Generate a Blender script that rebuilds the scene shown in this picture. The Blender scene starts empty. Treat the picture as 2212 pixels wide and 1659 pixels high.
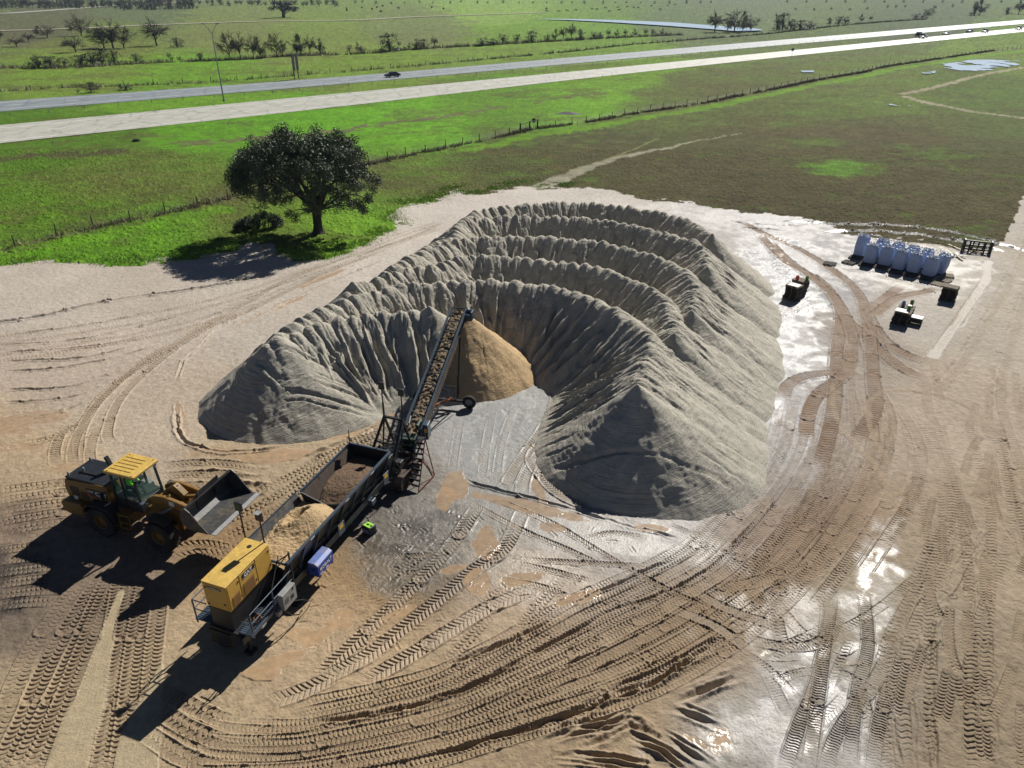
import bpy, bmesh, math, random
import numpy as np
from mathutils import Vector, Matrix
random.seed(7); rng = np.random.default_rng(11)
sc = bpy.context.scene
R = math.radians

# ------------------------------------------------------------------ camera, sky, sun
CAM_H = 25.0; PITCH = R(28.7); FPX = 1580.0            # focal length in units of a 2212 px wide picture
SP, CP = math.sin(PITCH), math.cos(PITCH)
cam = bpy.data.cameras.new("camera"); cam.sensor_width = 36.0; cam.lens = 36.0*FPX/2212.0
cam.clip_start = 0.3; cam.clip_end = 20000
camo = bpy.data.objects.new("camera", cam); sc.collection.objects.link(camo)
camo.location = (0, 0, CAM_H); camo.rotation_euler = (math.pi/2-PITCH, 0, 0); sc.camera = camo
SUN = Vector((1.80, 2.78, 2.72)).normalized()
elev = math.asin(SUN.z); azim = math.atan2(SUN.x, SUN.y)
w = bpy.data.worlds.new("World"); sc.world = w; w.use_nodes = True
nt = w.node_tree; nt.nodes.clear()
sky = nt.nodes.new("ShaderNodeTexSky"); sky.sky_type = 'NISHITA'; sky.sun_disc = False
sky.sun_elevation = elev; sky.sun_rotation = azim; sky.air_density = 0.35; sky.dust_density = 0.1
bg = nt.nodes.new("ShaderNodeBackground"); bg.inputs[1].default_value = 0.05
wo = nt.nodes.new("ShaderNodeOutputWorld")
nt.links.new(sky.outputs[0], bg.inputs[0]); nt.links.new(bg.outputs[0], wo.inputs[0])
sl = bpy.data.lights.new("sun", 'SUN'); sl.energy = 5.0; sl.angle = R(0.5); sl.color = (1.0, 0.95, 0.87)
so = bpy.data.objects.new("sun", sl); sc.collection.objects.link(so)
so.rotation_euler = SUN.to_track_quat('Z', 'Y').to_euler()
sc.view_settings.view_transform = 'Standard'; sc.view_settings.look = 'None'
sc.view_settings.exposure = 0.5; sc.view_settings.gamma = 1.0
sc.render.engine = 'CYCLES'

# ------------------------------------------------------------------ picture <-> place
def G(px, py, h=0.0):
    """point at height h that the survey photo shows at (px,py) of 2212 x 1659"""
    u = (px-1106)/FPX; v = (py-829.5)/FPX
    z = (CAM_H-h)/(SP+v*CP)
    return Vector((u*z, z*(CP-v*SP), h))
def GS(x, y, h=0.0): return G(x*.94692, y*.94692, h)     # same, photo at 2336 wide
def proj(x, y, h=0.0):
    z = y*CP+(CAM_H-h)*SP; v = ((CAM_H-h)*CP-y*SP)/z
    return 1106+FPX*x/z, 829.5+FPX*v

# ------------------------------------------------------------------ numpy noise
def _hash(ix, iy, seed):
    n = (ix.astype(np.int32).view(np.uint32)*np.uint32(374761393) + iy.astype(np.int32).view(np.uint32)*np.uint32(668265263) + np.uint32((seed*1442695041) & 0xffffffff))
    n = (n ^ (n >> np.uint32(13)))*np.uint32(1274126177)
    return ((n ^ (n >> np.uint32(16))) & np.uint32(0xffff)).astype(np.float32)*np.float32(1/65535)
def vnoise(x, y, seed=0):
    x = np.asarray(x, np.float32); y = np.asarray(y, np.float32)
    ix = np.floor(x); iy = np.floor(y); fx = x-ix; fy = y-iy
    fx = fx*fx*(3-2*fx); fy = fy*fy*(3-2*fy)
    a = _hash(ix, iy, seed); b = _hash(ix+1, iy, seed); c = _hash(ix, iy+1, seed); d = _hash(ix+1, iy+1, seed)
    return (a+(b-a)*fx)*(1-fy)+(c+(d-c)*fx)*fy
def fbm(x, y, seed=0, o=4):
    s = 0; a = .5; t = 0
    for i in range(o):
        s = s+a*vnoise(x, y, seed+i*17); t += a; a *= .5; x = x*2.03+7.1; y = y*2.03+3.3
    return s/t
def sstep(a, b, x):
    t = np.clip((x-a)/(b-a), 0, 1); return t*t*(3-2*t)
def mix(a, b, m):
    return a+(b-a)*(m[..., None] if np.ndim(a) > np.ndim(m) or np.ndim(b) > np.ndim(m) or np.ndim(b) == 1 and np.ndim(m) > 0 and np.shape(b) == (3,) else m)
def srgb(r, g, b):
    f = lambda c: (c/255/12.92 if c/255 <= .04045 else ((c/255+.055)/1.055)**2.4)
    return np.array([f(r), f(g), f(b)])

# ------------------------------------------------------------------ object helpers
COL = sc.collection
def props(o, label=None, cat=None, group=None, kind=None):
    if label: o['label'] = label
    if cat: o['category'] = cat
    if group: o['group'] = group
    if kind: o['kind'] = kind
    return o
def thing(name, label, cat, loc=(0, 0, 0), rz=0.0, group=None):
    o = bpy.data.objects.new(name, None); COL.objects.link(o); o.empty_display_size = .2
    o.location = loc; o.rotation_euler = (0, 0, rz)
    return props(o, label, cat, group)
def np_mesh(name, co, faces, mats=(), smooth=True, attrs=None):
    """co (n,3), faces (m,4) or (m,3) int arrays"""
    me = bpy.data.meshes.new(name); n = len(co); m, k = faces.shape
    me.vertices.add(n); me.vertices.foreach_set('co', np.ascontiguousarray(co, dtype=np.float32).ravel())
    me.loops.add(m*k); me.loops.foreach_set('vertex_index', np.ascontiguousarray(faces, dtype=np.int32).ravel())
    me.polygons.add(m); me.polygons.foreach_set('loop_start', np.arange(0, m*k, k, dtype=np.int32))
    me.update(calc_edges=True)
    me.polygons.foreach_set('use_smooth', np.full(m, smooth))
    for nm, (ty, data) in (attrs or {}).items():
        at = me.attributes.new(nm, ty, 'POINT')
        if ty == 'FLOAT': at.data.foreach_set('value', np.ascontiguousarray(data, dtype=np.float32).ravel())
        elif ty == 'FLOAT_VECTOR': at.data.foreach_set('vector', np.ascontiguousarray(data, dtype=np.float32).ravel())
        else:
            d4 = np.ones((n, 4), dtype=np.float32); d4[:, :3] = data; at.data.foreach_set('color', d4.ravel())
    for mt in mats: me.materials.append(mt)
    return me
def link(name, me, parent=None):
    o = bpy.data.objects.new(name, me); COL.objects.link(o)
    if parent: o.parent = parent
    return o

# ------------------------------------------------------------------ materials
def new_mat(name):
    m = bpy.data.materials.new(name); m.use_nodes = True
    return m, m.node_tree, m.node_tree.nodes['Principled BSDF']
def N(t, ty, **kw):
    n = t.nodes.new(ty)
    for k, v in kw.items():
        if k in n.inputs: n.inputs[k].default_value = v
        else: setattr(n, k, v)
    return n
def ground_mat(name, fine, bumpd, spec=0.5, bscale=9.0):
    m, t, b = new_mat(name)
    c = N(t, 'ShaderNodeAttribute', attribute_name='tint'); r = N(t, 'ShaderNodeAttribute', attribute_name='rough')
    geo = N(t, 'ShaderNodeNewGeometry')
    n1 = N(t, 'ShaderNodeTexNoise', Scale=fine, Detail=6.0, Roughness=.65)
    t.links.new(geo.outputs['Position'], n1.inputs['Vector'])
    mr = N(t, 'ShaderNodeMapRange'); mr.inputs[1].default_value = .25; mr.inputs[2].default_value = .75
    mr.inputs[3].default_value = .74; mr.inputs[4].default_value = 1.26
    t.links.new(n1.outputs[0], mr.inputs[0])
    mu = N(t, 'ShaderNodeMix', data_type='RGBA', blend_type='MULTIPLY'); mu.inputs[0].default_value = 1
    t.links.new(c.outputs['Color'], mu.inputs[6]); t.links.new(mr.outputs[0], mu.inputs[7])
    t.links.new(mu.outputs[2], b.inputs['Base Color']); t.links.new(r.outputs['Fac'], b.inputs['Roughness'])
    n2 = N(t, 'ShaderNodeTexNoise', Scale=bscale, Detail=5.0, Roughness=.7)
    t.links.new(geo.outputs['Position'], n2.inputs['Vector'])
    bp = N(t, 'ShaderNodeBump', Distance=bumpd, Strength=1.0)
    # puddled (very smooth) ground has no grain
    m2 = N(t, 'ShaderNodeMapRange'); m2.inputs[1].default_value = .12; m2.inputs[2].default_value = .5
    m2.inputs[3].default_value = .05; m2.inputs[4].default_value = 1
    t.links.new(r.outputs['Fac'], m2.inputs[0]); t.links.new(m2.outputs[0], bp.inputs['Strength'])
    t.links.new(n2.outputs[0], bp.inputs['Height']); t.links.new(bp.outputs[0], b.inputs['Normal'])
    b.inputs['Specular IOR Level'].default_value = spec
    return m
MAT_SAND = ground_mat('yard_sand', 2.6, .035)
MAT_GRASS = ground_mat('pasture', 1.3, .22, .12, 3.0)

# ------------------------------------------------------------------ ground grid
rows_px = np.concatenate([np.linspace(1760, 900, 980), np.linspace(899, 300, 560), np.linspace(298, 0, 150)])
def row_y(py):
    v = (py-829.5)/FPX; z = CAM_H/(SP+v*CP); return z*(CP-v*SP)
ry = row_y(rows_px)
ry = np.concatenate([[-30, -10, 0, 5, 9, 11.5, 13, 13.6], ry[ry > 13.8], [1500, 1700, 2000, 2400, 3000, 4000, 6000, 9000, 14000]])
ucore = np.linspace(-.745, .745, 1560)
um = np.linspace(.748, 1.12, 120); uo = 1.12*np.cumprod(np.full(14, 1.22))
us = np.concatenate([-uo[::-1], -um[::-1], ucore, um, uo])
YY, UU = np.meshgrid(ry, us, indexing='ij')
ZZ = np.maximum(YY, 4)*CP+CAM_H*SP
YY = YY.astype(np.float32); ZZ = ZZ.astype(np.float32); XX = (UU*ZZ).astype(np.float32)
PX, PY = proj(XX, np.maximum(YY, 4))            # where the survey photo shows each vertex
NR, NC = XX.shape
print('ground verts', NR*NC)

def ppoly(pts):
    return np.array([G(a, b)[:2] for a, b in pts])
def smooth_line(P, step):
    """Catmull-Rom through P, resampled every step metres"""
    P = np.asarray(P, float)
    if len(P) == 2: Q = [P[0], P[0]+(P[1]-P[0])*.5, P[1]]; P = np.array(Q)
    E = np.vstack([2*P[0]-P[1], P, 2*P[-1]-P[-2]]); out = []
    for i in range(1, len(E)-2):
        a, b, c, d = E[i-1], E[i], E[i+1], E[i+2]
        t = np.linspace(0, 1, 16, endpoint=False)[:, None]
        out.append(.5*((2*b)+(-a+c)*t+(2*a-5*b+4*c-d)*t*t+(-a+3*b-3*c+d)*t**3))
    Q = np.vstack(out+[P[-1:]])
    L = np.r_[0, np.cumsum(np.hypot(*np.diff(Q, axis=0).T))]
    n = max(2, int(L[-1]/step)+1); s = np.linspace(0, L[-1], n)
    return np.c_[np.interp(s, L, Q[:, 0]), np.interp(s, L, Q[:, 1])], s
def inside(poly, x, y):
    r = np.zeros(x.shape, bool); n = len(poly)
    for i in range(n):
        x1, y1 = poly[i]; x2, y2 = poly[(i+1) % n]
        if y1 == y2: continue
        c = ((y1 > y) != (y2 > y)) & (x < (x2-x1)*(y-y1)/(y2-y1)+x1); r ^= c
    return r

# yard outline, in picture coordinates (left to right along the grass edge, then round behind the camera)
EDGE = [(-900, 600), (-300, 590), (0, 575), (60, 568), (130, 561), (215, 571), (300, 569), (400, 560), (470, 545), (540, 528), (590, 530), (600, 550), (650, 560),
        (720, 556), (770, 535), (820, 508), (860, 488), (835, 466), (865, 447), (925, 441), (985, 412), (1012, 424), (1060, 415), (1130, 402), (1160, 409),
        (1240, 406), (1300, 411), (1400, 431), (1500, 441), (1600, 456), (1700, 466), (1780, 481), (1830, 502), (1900, 513), (1980, 521),
        (2050, 534), (2110, 549), (2160, 528), (2190, 475), (2207, 430), (2240, 380), (2400, 330), (2700, 300), (2900, 420), (3300, 800), (3000, 2600), (-1500, 2600)]
wob = (fbm(XX*.9, YY*.9, 3, 4)-.5)
ex = PX+wob*16; ey = PY+(fbm(XX*.5, YY*1.1, 9, 4)-.5)*26*np.clip(PY/520, .3, 1.6)
SAND = inside(EDGE, ex, ey) | (YY < 16.5)
# ------------------------------------------------------------------ ground heights, colours, wetness
HH = np.zeros(XX.shape)
near = YY < 130
x_, y_ = XX, YY
big = fbm(x_*.05, y_*.05, 21, 4)-.5
HH += np.where(YY > 14, big*.25, 0)
HH += (fbm(x_*.45, y_*.45, 5, 4)-.5)*np.where(SAND, .10, .16)*np.where(YY < 300, 1, 2.0)
fine = (fbm(x_*3.1, y_*3.1, 6, 4)-.5)
HH += fine*np.where(SAND, .055, .12)*near
HH += (fbm(x_*8.5, y_*8.5, 8, 3)-.5)*.032*(YY < 75)*SAND
rise = sstep(330, 250, YY)       # flatten near the highway
def sites(lst, aniso, r0, rk, sat=0):
    num = 0; den = 1e-9
    wx = PX+(fbm(x_*.12, y_*.12, 31, 4)-.5)*160; wy = PY+(fbm(x_*.12, y_*.12, 33, 4)-.5)*(20+PY*.10)
    for (a, b, c) in lst:
        r = r0+rk*b; wdist = 0
        ww = np.exp(-(((wx-a)/aniso)**2+(wy-b)**2)/(r*r))+8/(300+((wx-a)/aniso)**2+(wy-b)**2)**1.5
        cc = srgb(*c); cc = cc+(np.array([.16, .19, .10])*cc.sum()*2.2-cc)*sat; num = num+ww[..., None]*cc; den = den+ww
    return num/den[..., None]
SS = [(100,620,(190,179,160)),(300,720,(187,174,153)),(500,640,(190,179,160)),(150,820,(184,168,145)),(900,470,(198,189,172)),(1300,425,(200,192,176)),
 (1650,470,(190,186,176)),(1750,560,(170,168,162)),(2000,650,(186,178,162)),(2150,700,(178,166,142)),(2000,900,(176,160,134)),
 (2100,1200,(164,146,116)),(2100,1550,(150,133,103)),(1750,1550,(166,160,146)),(1850,1350,(160,146,118)),(1700,1150,(148,122,94)),
 (1500,1350,(158,135,102)),(1200,1550,(158,136,102)),(800,1600,(163,140,104)),(400,1550,(178,156,118)),(150,1500,(172,151,115)),
 (40,1300,(118,103,84)),(60,1150,(145,124,98)),(80,980,(184,160,122)),(300,900,(182,166,140)),(600,980,(180,158,122)),
 (860,1190,(98,92,80)),(940,1120,(105,102,92)),(1100,950,(158,158,150)),(1050,1100,(158,149,130)),(1250,1180,(188,179,166)),(1150,1330,(180,158,126)),
 (720,1260,(152,120,74)),(650,1400,(184,160,122)),(1350,1180,(190,186,175)),(1640,800,(176,176,172)),(1605,1000,(198,196,188)),(1560,1065,(198,194,186)),(1650,900,(188,187,182)),(1800,800,(158,146,128)),(1450,1120,(196,192,184))]
GR = [(100,450,(88,132,26)),(250,390,(98,112,52)),(500,390,(96,120,48)),(300,530,(92,150,22)),(600,480,(98,124,46)),(760,480,(110,168,30)),
 (500,310,(92,158,18)),(700,290,(96,165,20)),(900,285,(102,172,24)),(1100,250,(96,150,34)),(150,335,(82,128,24)),(850,400,(94,106,54)),(1100,330,(84,94,52)),
 (1300,350,(84,88,56)),(1600,380,(80,82,54)),(1900,330,(82,80,54)),(1810,365,(88,96,54)),(1500,335,(84,84,54)),(1680,340,(84,84,52)),(2080,330,(84,92,54)),(2150,400,(84,86,54)),(1230,385,(84,88,52)),(1900,430,(82,80,54)),(1650,430,(82,80,54)),(1400,395,(84,84,54)),(1950,300,(86,90,54)),(2150,280,(88,108,54)),(1600,300,(88,90,54)),(2000,450,(86,84,56)),(1750,400,(84,82,54)),(1900,370,(86,84,56)),(1740,310,(90,94,56)),(2060,280,(92,104,56)),(1500,280,(88,106,52)),
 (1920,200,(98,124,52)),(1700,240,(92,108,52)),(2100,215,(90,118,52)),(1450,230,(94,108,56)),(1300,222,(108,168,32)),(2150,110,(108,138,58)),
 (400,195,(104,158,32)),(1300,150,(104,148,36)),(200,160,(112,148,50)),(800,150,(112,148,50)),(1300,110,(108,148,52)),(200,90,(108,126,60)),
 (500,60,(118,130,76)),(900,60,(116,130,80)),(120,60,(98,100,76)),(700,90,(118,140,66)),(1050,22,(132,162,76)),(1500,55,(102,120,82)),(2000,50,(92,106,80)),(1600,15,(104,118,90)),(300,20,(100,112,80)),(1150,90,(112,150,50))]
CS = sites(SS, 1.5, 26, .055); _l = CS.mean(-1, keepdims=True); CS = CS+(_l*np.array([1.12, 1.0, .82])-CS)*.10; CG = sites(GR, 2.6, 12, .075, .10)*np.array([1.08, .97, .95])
TINT = np.where(SAND[..., None], CS/1.12, CG/1.18).astype(np.float32)
ROUGH = np.where(SAND, .93, .97)
# pasture: dead patches and lush patches at several sizes
f1 = fbm(x_*.055, y_*.11, 41, 5); f2 = fbm(x_*.35, y_*.5, 43, 4); f3 = fbm(x_*2.2, y_*2.6, 47, 4)
dead = sstep(.50, .66, f1*.6+f2*.4)*(~SAND); lush = sstep(.55, .70, (1-f1)*.5+f2*.5)*(~SAND)
farw = sstep(600, 200, YY)
TINT = mix(TINT, srgb(92, 84, 54)/1.1, dead*.5*farw); TINT = mix(TINT, srgb(98, 146, 34)/1.2, lush*.3*farw)
TINT = TINT*np.where(SAND, 1, (.62+.76*f3)*np.where(YY < 400, 1, .9))[..., None]
clump = sstep(.56, .72, f3)*(~SAND)*near
HH += clump*.14
TINT = mix(TINT, srgb(66, 62, 44), sstep(.60, .75, fbm(x_*1.1, y_*1.3, 49, 4))*(~SAND)*.55*sstep(90, 60, YY)+0*YY)

def band(pts, world=False, step=.5, closed=False):
    P = np.asarray(pts, float) if world else ppoly(pts)
    return smooth_line(P, step)
def near_line(Q, s, half, fn):
    """call fn(sub-slices, along, across) for ground vertices within `half` of the line Q"""
    n = len(Q); ch = max(2, int(max(4, half*3)/max(1e-3, s[1]-s[0])))
    best = {}
    for i in range(0, n-1, ch):
        q = Q[i:i+ch+1]; ss = s[i:i+ch+1]
        x0, y0 = q.min(0)-half; x1, y1 = q.max(0)+half
        r0 = np.searchsorted(ry, y0); r1 = np.searchsorted(ry, y1)
        if r1 <= r0: continue
        zz0 = max(ry[r0], 4)*CP+CAM_H*SP; zz1 = max(ry[min(r1, NR-1)], 4)*CP+CAM_H*SP
        ua = min(x0/zz0, x0/zz1); ub = max(x1/zz0, x1/zz1)
        c0 = np.searchsorted(us, ua); c1 = np.searchsorted(us, ub)
        if c1 <= c0: continue
        X = XX[r0:r1, c0:c1]; Y = YY[r0:r1, c0:c1]
        D = np.full(X.shape, 1e9); A = np.zeros(X.shape); T = np.zeros(X.shape)
        for k in range(len(q)-1):
            ax, ay = q[k]; dx, dy = q[k+1]-q[k]; L2 = dx*dx+dy*dy
            if L2 < 1e-9: continue
            # restrict to rows around this piece
            a0 = np.searchsorted(ry[r0:r1], min(ay, ay+dy)-half); a1 = np.searchsorted(ry[r0:r1], max(ay, ay+dy)+half)
            if a1 <= a0: continue
            xs = X[a0:a1]; ys = Y[a0:a1]
            t_ = ((xs-ax)*dx+(ys-ay)*dy)/L2
            lo = 0 if (k > 0 or i > 0) else -1e-9
            tc = np.clip(t_, 0, 1)
            ex_ = xs-ax-tc*dx; ey_ = ys-ay-tc*dy; d = np.hypot(ex_, ey_)
            m = d < D[a0:a1]
            D[a0:a1] = np.where(m, d, D[a0:a1]); A[a0:a1] = np.where(m, ss[k]+tc*math.sqrt(L2), A[a0:a1])
            T[a0:a1] = np.where(m, np.where(dx*(ys-ay)-dy*(xs-ax) > 0, d, -d), T[a0:a1])
        m = D < half
        # verts whose closest piece is the open end of this chunk belong to the next chunk
        e0 = s[i] if i > 0 else -1; e1 = ss[-1] if i+ch < n-1 else 1e9
        m &= (A >= e0) & (A < e1)
        if m.any(): fn((slice(r0, r1), slice(c0, c1)), m, A, T)
def apply(sl, m, h=None, tint=None, rough=None, a=1.0):
    mm = m*a
    if h is not None: HH[sl] = HH[sl]*(1-mm)+h*mm
    if tint is not None: TINT[sl] = TINT[sl]*(1-mm[..., None])+tint*mm[..., None]
    if rough is not None: ROUGH[sl] = ROUGH[sl]*(1-mm)+rough*mm
BROWN = srgb(138, 118, 90)/1.1
def tyre(pts, w=.6, depth=.06, pitch=.27, style=0, col=BROWN, ca=.35, sand_only=True, berm=.05, world=False, fade=2.0, rough=None, keep=.25, seed=None):
    Q, s = band(pts, world); hw = w/2; ph = random.random()*9; seed = seed or random.randint(0, 999)
    L = s[-1]
    def fn(sl, m, A, T):
        X = XX[sl]; Y = YY[sl]
        t = T/hw; at = np.abs(t)
        jit = (fbm(X*.8, Y*.8, seed, 2)-.5)
        if style == 0:      # loader tread: staggered wavy lugs
            p = A/pitch+ph+np.where(t > 0, .5, 0)+.45*np.sin(at*2.6)+jit*.5
        elif style == 1:    # chevron
            p = A/pitch+ph+at*.9+np.where(t > 0, .5, 0)+jit*.3
        else:               # straight cleats
            p = A/pitch+ph+.25*np.sin(t*3)+jit*.4
        fr = p-np.floor(p)
        g = np.exp(-((fr-.5)/.13)**2)
        prof = -depth*(.22+1.15*g)+depth*.35*np.exp(-((fr-.78)/.12)**2)
        wear = sstep(.30, .52, fbm(X*.35, Y*.35, seed+3, 3))
        prof = prof*(.35+.65*wear)
        mk = sstep(1.06, .94, at)
        b = berm*np.exp(-((at-1.12)/.12)**2)*(.3+1.2*fbm(X*2.5, Y*2.5, seed+5, 3))
        ends = sstep(0, fade, A)*sstep(0, fade, L-A)
        ok = SAND[sl] if sand_only else 1
        kk = mk*ends*ok*m
        base = HH[sl]
        HH[sl] = base*(1-kk*(1-keep))+prof*kk+b*ends*ok*m
        a = ca*kk*(.4+1.2*fbm(X*.7, Y*.7, seed+8, 3))
        TINT[sl] = TINT[sl]*(1-a[..., None])+col*a[..., None]
        if rough is not None: ROUGH[sl] = ROUGH[sl]*(1-kk)+rough*kk
    near_line(Q, s, hw*1.35, fn)
def rut(pts, w=.18, depth=.12, col=None, ca=.5, berm=.06, sand_only=True, world=False, rough=None, wob_=.15, fade=1.5, cont=0):
    Q, s = band(pts, world); seed = random.randint(0, 999); L = s[-1]
    def fn(sl, m, A, T):
        X = XX[sl]; Y = YY[sl]
        T = T+(fbm(X*1.2, Y*1.2, seed, 3)-.5)*wob_*2
        g = np.exp(-(T/(w*.5))**2); g2 = np.exp(-((np.abs(T)-w*.95)/(w*.4))**2)*(.3+1.3*fbm(X*3, Y*3, seed+1, 3))
        e = sstep(0, fade, A)*sstep(0, fade, L-A)*m*(SAND[sl] if sand_only else 1)
        e = e*(cont+(1-cont)*(.35+.8*sstep(.3, .5, fbm(X*.5, Y*.5, seed+2, 3))))
        HH[sl] += (-depth*g+berm*g2)*e
        if col is not None:
            a = np.clip(ca*g*e, 0, 1); TINT[sl] = TINT[sl]*(1-a[..., None])+col*a[..., None]
        if rough is not None: ROUGH[sl] = ROUGH[sl]*(1-g*e)+rough*g*e
    near_line(Q, s, w*1.6+wob_, fn)
def strip(pts, w, col, ca=1.0, rough=None, flat=.8, edge=.25, sand_only=False, wob_=.5, widths=None, world=False):
    Q, s = band(pts, world, 1.0); seed = random.randint(0, 999); L = s[-1]
    def fn(sl, m, A, T):
        X = XX[sl]; Y = YY[sl]; ww = w/2
        if widths is not None: ww = np.interp(A/L, np.linspace(0, 1, len(widths)), widths)*w/2
        t = np.abs(T+(fbm(X*.5, Y*.5, seed, 4)-.5)*wob_*2)/np.maximum(ww, .01)
        k = sstep(1+edge, 1-edge, t)*m*(SAND[sl] if sand_only else 1)
        HH[sl] *= 1-k*flat
        a = k*ca
        TINT[sl] = TINT[sl]*(1-a[..., None])+col*a[..., None]
        if rough is not None: ROUGH[sl] = ROUGH[sl]*(1-k)+rough*k
    near_line(Q, s, w*.5*(1+edge)+wob_*1.2, fn)
PALE = srgb(222, 208, 186)/1.15
# sandy trails through the field
strip([(1165,405),(1200,392),(1240,374),(1290,355),(1340,340),(1400,327),(1450,318),(1510,304),(1560,296),(1600,288)], 2.0, srgb(172,168,146)/1.2, .75, widths=[1.3,1.4,1.0,.7,.7,.4,.25,.1], wob_=.9)
strip([(2300,262),(2212,255),(2150,247),(2100,241),(2050,231),(2000,221),(1955,208)], 2.2, srgb(172,164,140)/1.2, .85, wob_=.9)
strip([(1950,203),(1985,196),(2030,186),(2080,172),(2130,160),(2212,146),(2300,135)], 2.2, srgb(172,164,140)/1.2, .8, wob_=.9)
strip([(1225,372),(1290,350),(1350,330),(1420,300)], .6, srgb(140,150,95)/1.2, .5, wob_=.4)
# far farm tracks
# ditch by the highway
strip([(-200,372),(60,338),(180,332),(260,325)], 3.2, srgb(78,74,52), .8, wob_=3, flat=0)
strip([(380,312),(520,303),(700,287),(830,268),(960,251),(1080,232)], 3.0, srgb(104,92,74), .75, wob_=3.4, flat=0)
strip([(1160,222),(1240,207),(1310,200)], 2.0, srgb(96,88,66), .7, wob_=2.5, flat=0)
strip([(1560,158),(1700,140),(1800,124),(1900,116)], 3.2, srgb(98,92,66), .7, wob_=3.5, flat=0)
# bright strip of grass on the yard side of the near fence, weeds right under it
FENCE1 = [(-260,614),(-120,574),(38,532),(124,513),(210,491),(285,475),(355,461),(415,448),(475,435),(600,404),(700,380),(813,353),(884,335),(953,323),(1011,311),(1064,300),(1124,286),(1161,278),
 (1219,272),(1275,263),(1328,253),(1376,245),(1443,235),(1489,228),(1557,216),(1598,207),(1660,195),(1711,185),(1768,173),(1819,164),(1867,156),(1917,144),(1966,137),(2023,128),(2078,120),(2139,111),(2208,104),(2330,90)]
strip([(a, b+5+b*.03) for a, b in FENCE1[:9]], 3.5, srgb(96,150,24), .5, flat=0, wob_=2)
strip([(a, b+3+b*.035) for a, b in FENCE1[14:]], 3.6, srgb(104,150,30), .7, flat=0, wob_=2)
strip(FENCE1, .9, srgb(98,92,70), .55, flat=0, wob_=.6)
# ---------------- yard: wet zones first
def pblob(cx, cy, rx, ry_, ang=0, seed=0, edge=.35, nz=.55, ns=.35):
    a = R(ang); e = (1+edge+nz*1.1); hx = e*(abs(rx*math.cos(a))+abs(ry_*math.sin(a))); hy = e*(abs(rx*math.sin(a))+abs(ry_*math.cos(a)))
    c0, c1 = np.searchsorted(us, [(cx-hx-1106)/FPX, (cx+hx-1106)/FPX]); c0 = max(c0, 1); c1 = min(c1, NC-1)
    yb = row_y(min(cy+hy, 1759)); yt = row_y(max(cy-hy, 5)); r0, r1 = np.searchsorted(ry, [yb, yt]); r1 = max(r1, r0+1); c1 = max(c1, c0+1)
    sl = (slice(r0, r1), slice(c0, c1)); dx = PX[sl]-cx; dy = PY[sl]-cy; x_ = XX[sl]; y_ = YY[sl]
    u = (dx*math.cos(a)+dy*math.sin(a))/rx; v = (-dx*math.sin(a)+dy*math.cos(a))/ry_
    d = np.sqrt(u*u+v*v)+(fbm(x_*ns*3, y_*ns*3, seed, 4)-.5)*2*nz
    return sl, sstep(1+edge, 1-edge, d)*SAND[sl]
def wet(cx, cy, rx, ry_, ang, rough, tint=None, a=.5, flat=0.0, seed=1, **k):
    sl, m = pblob(cx, cy, rx, ry_, ang, seed, **k); m = m*(.45+.55*sstep(.36, .58, fbm(XX[sl]*1.1, YY[sl]*1.1, seed+50, 5)))
    ROUGH[sl] = ROUGH[sl]*(1-m)+rough*m
    if tint is not None: TINT[sl] = mix(TINT[sl], tint, m*a)
    if flat: HH[sl] *= (1-m*flat)
GREY = srgb(168,170,168)/1.2
wet(1690,640,80,230,-12,.44,GREY,.45,.4,seed=101,nz=.8)
wet(1650,850,40,170,8,.42,GREY,.5,.4,seed=102)
wet(1900,570,240,55,8,.60,srgb(190,184,170)/1.2,.3,.0,seed=103)
wet(1600,470,330,28,3,.62,None,0,.3,seed=104)
wet(1750,1560,150,180,10,.40,GREY,.4,.6,seed=105)
wet(1880,1300,45,150,14,.36,GREY,.3,.3,seed=106,nz=1.0)
wet(1700,1330,170,60,-4,.42,GREY,.25,.2,seed=107,nz=1.0)
wet(1560,1010,70,60,-50,.42,GREY,.4,.4,seed=108)
wet(1380,1170,230,45,8,.42,srgb(180,176,164)/1.2,.6,.7,seed=109)
wet(1080,960,120,150,-8,.42,srgb(146,148,142)/1.2,.75,.85,seed=110,nz=.2)
wet(1120,1120,220,60,10,.36,srgb(160,156,144)/1.2,.5,.6,seed=111)
wet(880,1170,120,90,-25,.32,srgb(84,82,74)/1.2,.6,.0,seed=112)
wet(1150,1250,170,70,12,.40,srgb(176,160,134)/1.2,.5,.5,seed=113)
wet(1560,1600,170,60,-8,.42,None,0,.2,seed=114,nz=.8)
# ---------------- tracks, oldest first
random.seed(3)
def lerp_tracks(I, O, n, j=.25, **k):
    I, _ = smooth_line(ppoly(I), 1); O, _ = smooth_line(ppoly(O), 1)
    f = lambda Q: Q[np.linspace(0, len(Q)-1, 22).astype(int)]
    I = f(I); O = f(O); order = list(range(n)); random.shuffle(order)
    for i in order:
        t = (i+.5)/n
        Q = I*(1-t)+O*t+np.array([random.uniform(-j, j), random.uniform(-j, j)])
        a = random.randint(0, 3); b = random.randint(0, 3)
        tyre(Q[a:len(Q)-b], world=True, **k)
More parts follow.
